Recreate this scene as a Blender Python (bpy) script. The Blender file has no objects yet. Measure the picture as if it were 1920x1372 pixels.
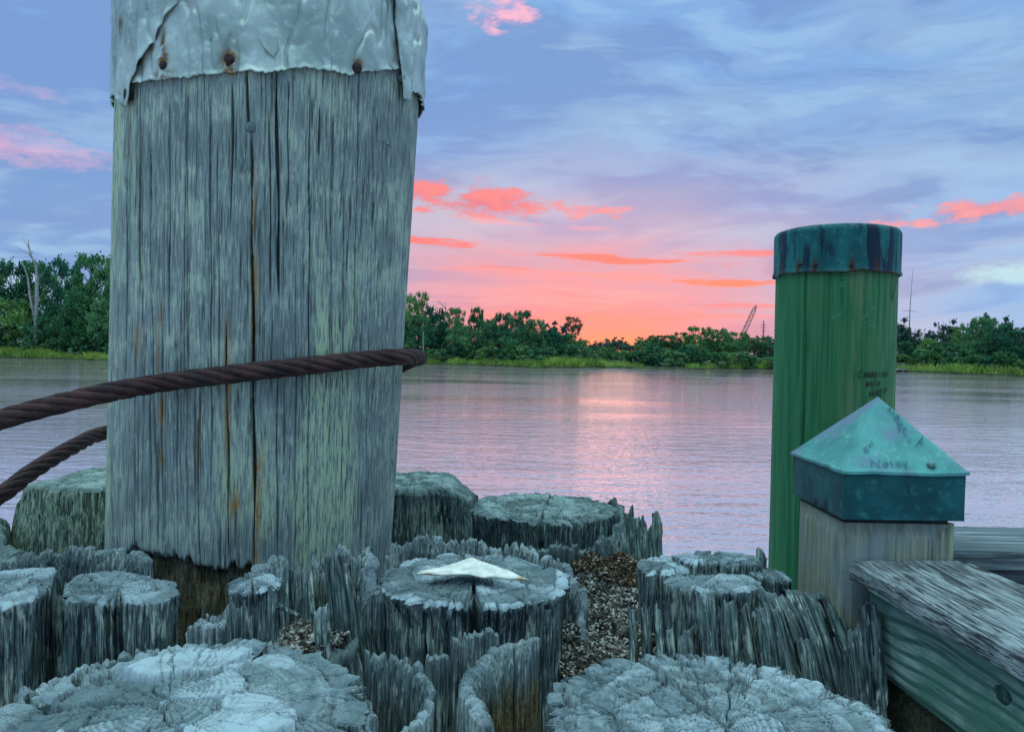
import bpy, math, random
import numpy as np
from mathutils import Vector, Matrix

# ------------------------------------------------------------------ camera, sky, sun, exposure
scene = bpy.context.scene
COL = scene.collection
H = 2.4                       # eye height above the water
FPX, W0, H0 = 1450.0, 1920.0, 1372.0
PITCH, ROLL = math.radians(1.2), math.radians(1.0)
fwd = Vector((0, math.cos(PITCH), -math.sin(PITCH)))
right0 = Vector((1, 0, 0)); up0 = right0.cross(fwd)
rgt = right0 * math.cos(ROLL) + up0 * math.sin(ROLL)
upv = up0 * math.cos(ROLL) - right0 * math.sin(ROLL)
CAM = Vector((0, 0, H))
cam_d = bpy.data.cameras.new('camera'); cam = bpy.data.objects.new('camera', cam_d); COL.objects.link(cam)
cam_d.sensor_width = 36; cam_d.lens = FPX / W0 * 36
cam_d.clip_start = 0.02; cam_d.clip_end = 6000
M = Matrix((rgt, upv, -fwd)).transposed().to_4x4(); M.translation = CAM
cam.matrix_world = M
scene.camera = cam
scene.view_settings.view_transform = 'Standard'; scene.view_settings.look = 'None'
scene.view_settings.gamma = 1; scene.view_settings.exposure = 0.26
scene.view_settings.use_curve_mapping = False
scene.cycles.use_denoising = True
scene.cycles.max_bounces = 4; scene.cycles.diffuse_bounces = 2; scene.cycles.glossy_bounces = 2
scene.cycles.transparent_max_bounces = 6
scene.cycles.sample_clamp_indirect = 4

SUN_AZ, SUN_EL = math.radians(7.5), math.radians(1.0)

class G:                                           # tiny wrapper: arithmetic on node sockets
    def __init__(s, nt): s.nt = nt
    def node(s, t, **kw):
        n = s.nt.nodes.new(t)
        for k, v in kw.items(): setattr(n, k, v)
        return n
    def put(s, sock, v):
        if isinstance(v, X): s.nt.links.new(v.s, sock)
        elif isinstance(v, bpy.types.NodeSocket): s.nt.links.new(v, sock)
        elif v is not None:
            if sock.type in ('RGBA',) and len(v) == 3: v = (*v, 1)
            sock.default_value = v
    def m(s, op, a, b=None, c=None, clamp=False):
        n = s.node('ShaderNodeMath', operation=op, use_clamp=clamp)
        for i, v in enumerate((a, b, c)):
            if v is not None: s.put(n.inputs[i], v)
        return X(s, n.outputs[0])
    def noise(s, vec, scale=1, detail=4, rough=.5, dist=0, lac=2):
        n = s.node('ShaderNodeTexNoise')
        s.put(n.inputs['Vector'], vec); s.put(n.inputs['Scale'], scale); s.put(n.inputs['Detail'], detail)
        s.put(n.inputs['Roughness'], rough); s.put(n.inputs['Distortion'], dist); s.put(n.inputs['Lacunarity'], lac)
        return X(s, n.outputs['Fac'])
    def vor(s, vec, scale=1, feature='F1', rand=1):
        n = s.node('ShaderNodeTexVoronoi', feature=feature)
        s.put(n.inputs['Vector'], vec); s.put(n.inputs['Scale'], scale); s.put(n.inputs['Randomness'], rand)
        return X(s, n.outputs['Distance'])
    def mul(s, vec, xyz, add=(0, 0, 0)):
        n = s.node('ShaderNodeMapping'); s.put(n.inputs['Vector'], vec)
        n.inputs['Scale'].default_value = xyz; n.inputs['Location'].default_value = add
        return n.outputs[0]
    def comb(s, x, y, z):
        n = s.node('ShaderNodeCombineXYZ'); s.put(n.inputs[0], x); s.put(n.inputs[1], y); s.put(n.inputs[2], z)
        return n.outputs[0]
    def mix(s, f, a, b, blend='MIX'):
        n = s.node('ShaderNodeMix', data_type='RGBA', blend_type=blend)
        s.put(n.inputs[0], f); s.put(n.inputs[6], a); s.put(n.inputs[7], b)
        return X(s, n.outputs[2])
    def ss(s, x, lo, hi):                          # smoothstep
        n = s.node('ShaderNodeMapRange', interpolation_type='SMOOTHSTEP')
        s.put(n.inputs[0], x); n.inputs[1].default_value = lo; n.inputs[2].default_value = hi
        return X(s, n.outputs[0])
    def attr(s, name):
        return X(s, s.node('ShaderNodeAttribute', attribute_name=name).outputs['Fac'])
    def gauss(s, x, c, w):
        t = (x - c) * (1.0 / w)
        return s.m('EXPONENT', t * t * -1.0)
class X:
    def __init__(s, g, sock): s.g, s.s = g, sock
    def __add__(s, o): return s.g.m('ADD', s, o)
    def __sub__(s, o): return s.g.m('SUBTRACT', s, o)
    def __mul__(s, o): return s.g.m('MULTIPLY', s, o)
    def __rsub__(s, o): return s.g.m('SUBTRACT', o, s)
    __radd__ = __add__; __rmul__ = __mul__

def srgb(r, g, b):
    f = lambda c: (c / 255 / 12.92) if c / 255 <= .04045 else ((c / 255 + .055) / 1.055) ** 2.4
    return (f(r), f(g), f(b))

def build_world():
    w = bpy.data.worlds.new('World'); scene.world = w; w.use_nodes = True
    nt = w.node_tree; nt.nodes.clear(); g = G(nt)
    tc = g.node('ShaderNodeTexCoord').outputs['Generated']
    sep = g.node('ShaderNodeSeparateXYZ'); nt.links.new(tc, sep.inputs[0])
    x, y, z = (X(g, sep.outputs[i]) for i in range(3))
    az = g.m('ARCTAN2', x, y); el = g.m('ARCSINE', z)
    elp = g.m('MAXIMUM', el, 0.0)
    # clear air between the clouds
    sky = g.node('ShaderNodeTexSky', sky_type='NISHITA', sun_disc=False)
    sky.sun_elevation = SUN_EL; sky.sun_rotation = SUN_AZ
    air = g.mix(1.0, sky.outputs[0], (.08, .08, .08), 'MULTIPLY')
    # stratus deck: long soft streaks
    warp = g.noise(g.mul(tc, (3, 3, 9)), 1, 2) - .5
    sv = g.comb(x * 3.2 + warp * .5, y * 3.2, z * 15 + warp * 1.2)
    n1 = g.noise(sv, 1.0, 4, .55)
    n2 = g.noise(g.mul(sv, (1.7, 1.7, 2.2), (7, 3, 1)), 1.0, 4, .55)
    deck = g.mix(g.ss(n1, .36, .64), srgb(124, 168, 220), srgb(138, 172, 214))
    deck = g.mix(g.ss(n2, .52, .72) * .35, deck, srgb(158, 196, 230))
    pale = g.mix(g.ss(n1, .38, .66), srgb(158, 194, 226), srgb(174, 194, 222))
    pale = g.mix(g.ss(n2, .48, .66) * .75, pale, srgb(146, 168, 208))
    # a little whiter low on the left half, clearer blue on the right half
    lowm = g.ss(elp, .30, .06)
    base = g.mix(lowm * .85, deck, pale)
    plain = base                                    # the detail below lies only in the western sky; elsewhere the deck goes on
    lay = g.noise(g.comb(az * 2.6 + warp * 1.2, el * 11.0 + warp * 2.4, 8.1), 1.0, 4, .6)
    fine = g.noise(g.comb(az * 9.0 + warp * 1.0, el * 40.0 + warp * 2.0, 2.2), 1.0, 3, .6)
    win = g.ss(el, .56, .42) * g.ss(g.m('ABSOLUTE', az), 1.14, .85)
    base = g.mix(g.ss(lay + (fine - .5) * .45, .46, .60) * win * .85, base, srgb(114, 150, 204))
    base = g.mix(g.ss(lay + (fine - .5) * .5, .46, .34) * win * .35, base, srgb(164, 204, 234))
    base = g.mix(g.gauss(az, .66, .2) * g.ss(elp, .24, .12) * g.ss(n2, .62, .4) * .8, base, srgb(130, 180, 232))
    grey = g.gauss(az, .05, .30) * g.gauss(elp, .155, .05) * g.ss(n1, .35, .6)
    base = g.mix(grey * .7, base, srgb(190, 192, 206))
    # sunset glow along the horizon round the sun
    glow = g.gauss(az, .085, .26) * g.ss(elp + (fine - .5) * .05 + (az - .1) * .03, .158, .098)
    base = g.mix(glow * .95, base, g.mix(g.ss(fine, .36, .62), srgb(228, 136, 150), srgb(204, 146, 168)))
    hot = g.gauss(az, .115, .18) * g.gauss(elp, .012, .062)
    base = g.mix(hot * .9, base, srgb(248, 130, 126))
    core = g.gauss(az, .135, .075) * g.gauss(elp, .0, .026)
    base = g.mix(core * .75, base, srgb(252, 158, 92))
    base = g.mix(g.gauss(az, .08, .30) * g.gauss(elp, .13, .09) * .40, base, srgb(240, 170, 182))
    # sunlit underside streaks and heaps of cloud
    st = g.noise(g.comb(az * 10.0 + warp * .8, el * 110.0 + warp * 3.0, 1.3), 1.0, 4, .6)
    he = g.noise(g.comb(az * 26.0 + warp * .8, el * 64.0 + warp * 1.0, 3.7), 1.0, 5, .62)
    def band(c, azw, e, ew, tilt=0):
        return g.gauss(az, c, azw) * g.gauss(el + (az - c) * tilt, e, ew)
    pk = srgb(248, 128, 128)
    tone = g.ss(he, .35, .62)
    def heap(c, azw, e, ew, tilt, col, amt=1.0, lo=.36, hi=.62, k=1.7):
        nonlocal base
        bd = band(c, azw, e, ew, tilt)
        mm = g.ss(bd + (he - .5) * k * 1.8 + (fine - .5) * .8, lo - .12, hi + .30) * g.ss(bd, .04, .40)
        base = g.mix(mm * amt, base, g.mix(tone, tuple(v * f for v, f in zip(col, (.80, .80, 1.05))), col))
    def streak(c, azw, e, ew, tilt, amt=1.0, col=pk):
        nonlocal base
        bd = band(c, azw, e, ew, tilt)
        mm = g.ss(bd + (st - .5) * 3.0 + (he - .5) * 1.6, .30, 1.0) * g.ss(bd, .04, .45)
        base = g.mix(mm * amt, base, col)
    heap(-.06, .15, .190, .022, .05, srgb(246, 134, 134), .95)
    heap(.09, .06, .178, .008, .03, srgb(255, 150, 146), .85)
    heap(.545, .085, .164, .013, -.06, srgb(246, 154, 154), .92)
    heap(.46, .09, .152, .006, -.04, srgb(255, 162, 158), .8)
    heap(-.012, .05, .412, .024, -.1, srgb(248, 184, 204), .95, .45, .9)
    heap(-.60, .15, .210, .022, .05, srgb(240, 178, 200), .60, .30, .95, 1.2)
    heap(-.62, .10, .272, .012, .1, srgb(222, 184, 216), .5, .40, .95, 1.2)
    streak(-.10, .10, .134, .007, .05)
    streak(.15, .12, .116, .006, .07, .9, srgb(248, 124, 114))
    streak(.26, .12, .124, .004, .02, .8)
    streak(.26, .09, .088, .006, .0, .95, srgb(250, 132, 110))
    streak(.31, .09, .060, .004, .0, .6)
    streak(-.02, .06, .106, .002, .05, .6)
    streak(.06, .20, .098, .006, .03, .55, srgb(255, 150, 146))
    streak(.12, .22, .045, .007, .0, .5, srgb(255, 140, 132))
    streak(.02, .16, .160, .005, .06, .5, srgb(246, 168, 172))
    streak(.0, .25, .070, .016, .02, .35, srgb(250, 170, 170))
    mm = g.ss(g.gauss(az, .60, .09) * g.gauss(el, .092, .016) + (he - .5) * 1.1, .4, .8)
    base = g.mix(mm * .8, base, srgb(190, 226, 232))
    def finish(c):                                   # unseen upper sky brightened and tinted pale cyan to light the wood below
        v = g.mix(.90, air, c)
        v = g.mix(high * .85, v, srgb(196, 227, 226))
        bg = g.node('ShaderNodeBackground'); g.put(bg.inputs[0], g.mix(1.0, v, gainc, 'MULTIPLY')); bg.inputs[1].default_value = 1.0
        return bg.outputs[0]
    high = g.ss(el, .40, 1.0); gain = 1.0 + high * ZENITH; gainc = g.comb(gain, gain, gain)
    west = g.m('MULTIPLY', g.m('LESS_THAN', g.m('ABSOLUTE', az), 1.15), g.m('LESS_THAN', g.m('ABSOLUTE', el - .27), .30))
    mx = g.node('ShaderNodeMixShader'); g.put(mx.inputs[0], west)
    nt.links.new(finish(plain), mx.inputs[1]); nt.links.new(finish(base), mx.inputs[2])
    o = g.node('ShaderNodeOutputWorld'); nt.links.new(mx.outputs[0], o.inputs[0])
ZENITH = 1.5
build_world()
sd = bpy.data.lights.new('sun', 'SUN'); sd.energy = .02; sd.angle = math.radians(10); sd.color = (1, .55, .42)
sun = bpy.data.objects.new('sun', sd); COL.objects.link(sun)
sdir = Vector((math.sin(SUN_AZ) * math.cos(SUN_EL), math.cos(SUN_AZ) * math.cos(SUN_EL), math.sin(SUN_EL)))
sun.rotation_euler = sdir.to_track_quat('Z', 'Y').to_euler()

# ------------------------------------------------------------------ helpers
def ray(px, py):
    return (fwd * FPX + rgt * (px - W0 / 2) - upv * (py - H0 / 2))
def P(px, py, depth):                                # point on a picture ray at a distance along y
    d = ray(px, py); return CAM + d * (depth / d.y)
def Pz(px, py, z):
    d = ray(px, py); return CAM + d * ((z - H) / d.z)
def ray_cyl(px, py, cx, cy, R):
    d = ray(px, py); a = d.x ** 2 + d.y ** 2; b = -2 * (d.x * cx + d.y * cy); c = cx * cx + cy * cy - R * R
    q = b * b - 4 * a * c
    t = (-b - math.sqrt(max(q, 0))) / (2 * a)
    return CAM + d * t

def _h(*k):
    h = np.uint64(2166136261)
    v = np.zeros_like(k[0], dtype=np.uint64) + h
    for i, a in enumerate(k):
        v = (v ^ (a.astype(np.int64).astype(np.uint64) * np.uint64((374761393, 668265263, 2147483647, 1274126177)[i]))) * np.uint64(1099511628211)
        v ^= v >> np.uint64(29)
    return ((v >> np.uint64(11)) & np.uint64(0xffffff)).astype(np.float64) / float(0xffffff)
def n3(x, y, z, seed=0):                             # value noise, -1..1
    x, y, z = np.broadcast_arrays(np.asarray(x, float), np.asarray(y, float), np.asarray(z, float))
    xi, yi, zi = np.floor(x), np.floor(y), np.floor(z)
    u, v, w = x - xi, y - yi, z - zi
    u, v, w = u * u * (3 - 2 * u), v * v * (3 - 2 * v), w * w * (3 - 2 * w)
    s = np.full_like(xi, seed)
    r = 0
    for a in (0, 1):
        for b in (0, 1):
            for c in (0, 1):
                r = r + _h(xi + a, yi + b, zi + c, s) * (u if a else 1 - u) * (v if b else 1 - v) * (w if c else 1 - w)
    return r * 2 - 1
def fbm(x, y, z, seed=0, octv=3):
    r, a = 0, 1.0; t = 0
    for i in range(octv):
        r = r + n3(x * 2 ** i, y * 2 ** i, z * 2 ** i, seed + i) * a; t += a; a *= .5
    return r / t
def vor2(x, y, seed=0):                              # distance to cell border (F2-F1) and a random value per cell
    x, y = np.broadcast_arrays(np.asarray(x, float), np.asarray(y, float))
    xi, yi = np.floor(x), np.floor(y)
    f1 = np.full(x.shape, 9.); f2 = np.full(x.shape, 9.); rid = np.zeros(x.shape)
    s = np.full_like(xi, seed)
    for a in (-1, 0, 1):
        for b in (-1, 0, 1):
            cx = xi + a + _h(xi + a, yi + b, s); cy = yi + b + _h(xi + a, yi + b, s + 7)
            d = np.hypot(cx - x, cy - y); r = _h(xi + a, yi + b, s + 13)
            m = d < f1
            f2 = np.where(m, f1, np.minimum(f2, d)); rid = np.where(m, r, rid); f1 = np.where(m, d, f1)
    return f2 - f1, rid
def vorp(u, v, n, seed=0):                           # cells in polar layout: u = ring coordinate, v = angle * n / 2pi (wraps at n)
    u, v = np.broadcast_arrays(np.asarray(u, float), np.asarray(v, float))
    ui, vi = np.floor(u), np.floor(v); s = np.full_like(ui, seed)
    f1 = np.full(u.shape, 9.); f2 = np.full(u.shape, 9.); rid = np.zeros(u.shape)
    for a in (-1, 0, 1):
        for b in (-1, 0, 1):
            k = np.mod(vi + b, n)
            cu = ui + a + .1 + .8 * _h(ui + a, k, s); cv = vi + b + _h(ui + a, k, s + 7)
            d = np.hypot(cu - u, cv - v); r = _h(ui + a, k, s + 13); m = d < f1
            f2 = np.where(m, f1, np.minimum(f2, d)); rid = np.where(m, r, rid); f1 = np.where(m, d, f1)
    return f2 - f1, rid
def flutes(th, z, r, w, seed, wob=.25):              # upright slats round a pile: groove depth 0..1 and a random offset per slat
    n = max(6, int(round(2 * math.pi * r / w))); v = th / (2 * math.pi) * n + wob * n3(th * 0 + z / .05, th * 3, 0., seed)
    vi = np.floor(v); best = np.full(v.shape, 9.); sec = np.full(v.shape, 9.); rid = np.zeros(v.shape); s = np.full_like(vi, seed)
    for b in (-1, 0, 1):
        k = np.mod(vi + b, n); c = vi + b + _h(k, s); d = np.abs(c - v); m = d < best
        sec = np.where(m, best, np.minimum(sec, d)); rid = np.where(m, _h(k, s + 3), rid); best = np.where(m, d, best)
    dep = np.clip(.5 + .9 * n3(np.cos(th) * r / w * .7, np.sin(th) * r / w * .7, z / .07, seed + 2), 0, 1)
    return (1 - sst(sec - best, 0, .22)) * dep, rid - .5
def sst(x, a, b):
    t = np.clip((x - a) / (b - a), 0, 1); return t * t * (3 - 2 * t)

def mesh_np(name, v, q, attrs=None, smooth=True):
    me = bpy.data.meshes.new(name)
    v = np.ascontiguousarray(v, np.float32); q = np.ascontiguousarray(q, np.int32)
    k = q.shape[1]
    me.vertices.add(len(v)); me.vertices.foreach_set('co', v.ravel())
    me.loops.add(q.size); me.loops.foreach_set('vertex_index', q.ravel())
    me.polygons.add(len(q)); me.polygons.foreach_set('loop_start', np.arange(0, q.size, k, dtype=np.int32))
    me.polygons.foreach_set('loop_total', np.full(len(q), k, np.int32))
    me.polygons.foreach_set('use_smooth', np.full(len(q), smooth, bool))
    for an, av in (attrs or {}).items():
        av = np.ascontiguousarray(av, np.float32); vec = av.size == 3 * len(v)
        at = me.attributes.new(an, 'FLOAT_VECTOR' if vec else 'FLOAT', 'POINT'); at.data.foreach_set('vector' if vec else 'value', av.ravel())
    me.update(calc_edges=True); me.validate()
    return me
def grid_quads(nr, nc, wrap=False, off=0):
    a = np.arange(nr - 1)[:, None]; b = np.arange(nc if wrap else nc - 1)[None, :]
    b2 = (b + 1) % nc
    return np.stack([a * nc + b + 0 * a, a * nc + b2 + 0 * a, (a + 1) * nc + b2, (a + 1) * nc + b], -1).reshape(-1, 4) + off
def obj(name, me, mat, parent=None, local=False):
    o = bpy.data.objects.new(name, me); COL.objects.link(o)
    if mat is not None:
        me.materials.clear(); me.materials.append(mat)
    if parent is not None:
        o.parent = parent
        if not local: o.matrix_parent_inverse = Matrix.Translation(-parent.location)
    return o
def tag(o, label=None, cat=None, group=None, kind=None):
    if label: o['label'] = label
    if cat: o['category'] = cat
    if group: o['group'] = group
    if kind: o['kind'] = kind
    return o
def thing(name, label, cat, loc=(0, 0, 0), group=None):
    o = bpy.data.objects.new(name, None); COL.objects.link(o); o.location = loc; o.empty_display_size = .05
    return tag(o, label, cat, group)
class MB:                                            # collects simple solids into one mesh
    def __init__(s): s.v = []; s.f = []
    def box(s, lo, hi):
        b = len(s.v); x0, y0, z0 = lo; x1, y1, z1 = hi
        s.v += [(x0, y0, z0), (x1, y0, z0), (x1, y1, z0), (x0, y1, z0), (x0, y0, z1), (x1, y0, z1), (x1, y1, z1), (x0, y1, z1)]
        s.f += [tuple(b + i for i in f) for f in ((0, 3, 2, 1), (4, 5, 6, 7), (0, 1, 5, 4), (1, 2, 6, 5), (2, 3, 7, 6), (3, 0, 4, 7))]
    def tube(s, pts, radii, n=6, cap=True):
        pts = [Vector(p) for p in pts]; b = len(s.v)
        ref = None
        for i, p in enumerate(pts):
            t = (pts[min(i + 1, len(pts) - 1)] - pts[max(i - 1, 0)]).normalized()
            if ref is None: ref = t.orthogonal()
            u = (ref - t * ref.dot(t)).normalized(); ref = u; w = t.cross(u)
            r = radii[i] if hasattr(radii, '__len__') else radii
            for k in range(n):
                a = 2 * math.pi * k / n; s.v.append(tuple(p + (u * math.cos(a) + w * math.sin(a)) * r))
        for i in range(len(pts) - 1):
            for k in range(n):
                s.f.append((b + i * n + k, b + i * n + (k + 1) % n, b + (i + 1) * n + (k + 1) % n, b + (i + 1) * n + k))
        if cap:
            s.f.append(tuple(b + k for k in range(n))[::-1]); e = b + (len(pts) - 1) * n
            s.f.append(tuple(e + k for k in range(n)))
    def mesh(s, name, smooth=False):
        me = bpy.data.meshes.new(name); me.from_pydata(s.v, [], s.f); me.update()
        if smooth: me.polygons.foreach_set('use_smooth', [True] * len(me.polygons))
        return me
    def build(s, name, mat, parent=None, smooth=False, local=False):
        return obj(name, s.mesh(name, smooth), mat, parent, local)

# ------------------------------------------------------------------ materials
def new_mat(name):
    m = bpy.data.materials.new(name); m.use_nodes = True
    nt = m.node_tree; b = nt.nodes['Principled BSDF']
    return m, G(nt), b
def pos(g): return g.node('ShaderNodeNewGeometry').outputs['Position']
def bump(g, b, h, strength, dist, prev=None):
    n = g.node('ShaderNodeBump'); g.put(n.inputs['Height'], h)
    n.inputs['Strength'].default_value = strength; n.inputs['Distance'].default_value = dist
    if prev is not None: g.nt.links.new(prev, n.inputs['Normal'])
    g.nt.links.new(n.outputs[0], b.inputs['Normal']); return n.outputs[0]

def wood_pile(name, lo, mid, hi, lichen=(.30, .40, .24), lichen_amt=.5, end=(.215, .275, .300), fine=1.0, fleck_amt=.9, fibre=False):
    m, g, b = new_mat(name); p = pos(g)
    q = g.node('ShaderNodeAttribute', attribute_name='fibre').outputs['Vector'] if fibre else p
    e = g.attr('endgrain')
    grain = g.noise(g.mul(q, (520, 520, 26)), 1, 3, .65)
    fleck = g.noise(g.mul(q, (330, 330, 34), (3, 1, 8)), 1, 3, .65)
    hair = g.noise(g.mul(q, (260, 260, 2.2), (9, 4, 1)), 1, 2, .6)
    fine_n = g.noise(p, 300, 3, .65)
    blot = g.noise(p, 13, 4, .65)
    side = g.mix(g.ss(grain + (blot - .5) * .4, .38, .58), lo, mid)
    side = g.mix(g.ss(fleck + (blot - .5) * .7, .52, .66) * fleck_amt, side, hi)
    side = g.mix(g.ss(hair, .42, .32) * .9, side, tuple(c * .35 for c in lo))
    lich = g.ss(blot + (fleck - .5) * .9, .56, .68) * lichen_amt
    side = g.mix(lich, side, lichen)
    top = g.mix(g.ss(fine_n + (blot - .5) * .9, .36, .62), tuple(c * .62 for c in end), end)
    top = g.mix(g.ss(blot + (fine_n - .5) * .3, .50, .64) * .8, top, tuple(min(c * 1.5, .8) for c in end))
    top = g.mix(g.ss(blot + (fine_n - .5) * .4, .44, .34) * .6, top, tuple(c * k for c, k in zip(end, (.30, .42, .42))))
    tn = g.ss(g.attr('tone'), .15, .85)
    top = g.mix(tn * tn * .9, top, tuple(min(c * 1.75, .8) for c in end)); top = g.mix((1 - tn) * g.ss(g.attr('tone'), .0, .02) * .75, top, tuple(c * k for c, k in zip(end, (.42, .50, .50))))
    col = g.mix(e, side, top)
    # moss and rust/rot stains that were laid out on the mesh
    col = g.mix(g.attr('moss') * g.ss(fleck + (grain - .5) * .6, .40, .56), col, lichen)
    col = g.mix(g.attr('rust') * g.ss(fleck + (fine_n - .5) * .7, .36, .50), col, (.30, .15, .04))
    rotc = g.mix(g.ss(fleck + (fine_n - .5) * .6, .38, .6), (.050, .045, .026), (.20, .155, .075))
    rotc = g.mix(g.ss(blot, .48, .60) * .6, rotc, (.10, .14, .11))
    col = g.mix(g.attr('rot'), col, rotc)
    g.put(b.inputs['Base Color'], col)
    b.inputs['Roughness'].default_value = .9; b.inputs['Specular IOR Level'].default_value = .18
    hh = (grain * .6 + fleck * .6 + g.ss(hair, .30, .46) * 1.2) * (1 - e) + fine_n * e * .25
    bump(g, b, hh, .8 * fine, .0030)
    return m
WOOD = wood_pile('weathered_wood', (.026, .050, .052), (.130, .185, .182), (.44, .51, .485), lichen_amt=.40)
WOOD_SLAB = wood_pile('splintered_wood', (.020, .040, .042), (.120, .172, .170), (.44, .51, .48), lichen_amt=.30, fibre=True)
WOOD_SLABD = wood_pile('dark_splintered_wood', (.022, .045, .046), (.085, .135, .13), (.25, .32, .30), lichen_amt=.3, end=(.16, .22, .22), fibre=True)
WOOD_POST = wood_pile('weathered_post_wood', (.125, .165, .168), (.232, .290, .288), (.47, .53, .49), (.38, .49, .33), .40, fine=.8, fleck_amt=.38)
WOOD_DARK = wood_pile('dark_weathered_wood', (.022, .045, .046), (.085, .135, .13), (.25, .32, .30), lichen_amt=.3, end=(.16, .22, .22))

def flat_mat(name, col, rough=.7, metal=0, spec=.3, var=.35, scale=30, b_amt=.3, b_dist=.002):
    m, g, b = new_mat(name); p = pos(g)
    n = g.noise(p, scale, 5, .6)
    g.put(b.inputs['Base Color'], g.mix(g.ss(n, .35, .65), tuple(c * (1 - var) for c in col), tuple(min(1, c * (1 + var * .6)) for c in col)))
    b.inputs['Roughness'].default_value = rough; b.inputs['Metallic'].default_value = metal
    b.inputs['Specular IOR Level'].default_value = spec
    if b_amt: bump(g, b, g.noise(p, scale * 4, 4, .6), b_amt, b_dist)
    return m

def sheet_metal():
    m, g, b = new_mat('sheet_metal'); p = pos(g)
    n = g.noise(p, 9, 5, .6, .4); f = g.noise(p, 60, 4, .6); v = g.noise(g.mul(p, (40, 40, 6)), 1, 4, .55)
    c = g.mix(g.ss(n, .38, .62), (.27, .35, .325), (.46, .54, .50))
    c = g.mix(g.ss(f, .55, .70) * .5, c, (.62, .68, .65))
    c = g.mix(g.ss(v, .55, .72) * .4, c, (.22, .29, .28))
    c = g.mix(g.attr('rust') * g.ss(f + (v - .5) * .5, .34, .52), c, (.16, .085, .022))
    g.put(b.inputs['Base Color'], c)
    b.inputs['Metallic'].default_value = .55; b.inputs['Roughness'].default_value = .40
    bump(g, b, n * .7 + f * .12, .5, .006)
    return m
METAL = sheet_metal()
RUST = flat_mat('rusty_iron', (.055, .030, .028), .85, .2, .3, .5, 120, .6, .002)
RUST_NAIL = flat_mat('rusted_nail', (.045, .028, .030), .8, .3, .3, .5, 200, .4, .001)
GREY_NAIL = flat_mat('grey_nail', (.13, .17, .20), .6, .6, .3, .4, 200, .3, .001)
def cable_mat():
    m, g, b = new_mat('rusty_wire_rope'); p = pos(g)
    n = g.noise(p, 45, 5, .65); f = g.noise(p, 400, 3, .6)
    c = g.mix(g.ss(n, .36, .64), (.016, .008, .010), (.062, .024, .022))
    c = g.mix(g.ss(f, .58, .74) * .5, c, (.17, .075, .04))
    g.put(b.inputs['Base Color'], c); b.inputs['Roughness'].default_value = .75; b.inputs['Metallic'].default_value = .25
    bump(g, b, f, .4, .001); return m
CABLE = cable_mat()

def copper(name, lo, mid, hi, dark, dark_lo=.5, dark_hi=.62, vert=False):
    m, g, b = new_mat(name); p = pos(g)
    n = g.noise(g.mul(p, (26, 26, 5)) if vert else p, 1 if vert else 16, 5, .62, .3)
    n2 = g.noise(p, 70, 4, .6); n3_ = g.noise(g.mul(p, (34, 34, 5) if vert else (12, 12, 12), (4, 8, 1)), 1, 4, .55, .2)
    c = g.mix(g.ss(n, .36, .64), lo, mid); c = g.mix(g.ss(n2, .52, .72) * .55, c, hi)
    c = g.mix(g.ss(n3_, dark_lo, dark_hi), c, dark)
    c = g.mix(g.attr('rust'), c, (.06, .022, .014))
    g.put(b.inputs['Base Color'], c); b.inputs['Roughness'].default_value = .6; b.inputs['Metallic'].default_value = .0; b.inputs['Specular IOR Level'].default_value = .2
    bump(g, b, n2 * .3 + n, .25, .003); return m
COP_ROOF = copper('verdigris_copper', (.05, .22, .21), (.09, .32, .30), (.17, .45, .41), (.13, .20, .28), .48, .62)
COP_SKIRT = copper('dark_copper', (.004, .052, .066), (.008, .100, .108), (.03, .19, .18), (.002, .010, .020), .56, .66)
COP_BAND = copper('banded_copper', (.004, .075, .085), (.009, .125, .130), (.035, .21, .19), (.004, .018, .042), .49, .58, True)

def green_wood():
    m, g, b = new_mat('green_treated_wood'); p = pos(g)
    gr = g.noise(g.mul(p, (120, 120, 4)), 1, 5, .6, .3); pl = g.noise(g.mul(p, (16, 16, 2.5)), 1, 5, .6, .5); f = g.noise(p, 180, 3, .6)
    c = g.mix(g.ss(gr, .35, .62), (.014, .110, .050), (.034, .170, .070))
    c = g.mix(g.ss(pl, .48, .68) * .4, c, (.062, .190, .085))
    c = g.mix(g.ss(gr + (f - .5) * .5, .62, .78) * .5, c, (.05, .21, .135))
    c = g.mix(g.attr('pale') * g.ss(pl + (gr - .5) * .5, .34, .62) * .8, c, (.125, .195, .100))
    g.put(b.inputs['Base Color'], c); b.inputs['Roughness'].default_value = .8; b.inputs['Specular IOR Level'].default_value = .2
    bump(g, b, gr + f * .3, .6, .003); return m
GREEN = green_wood()

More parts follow.
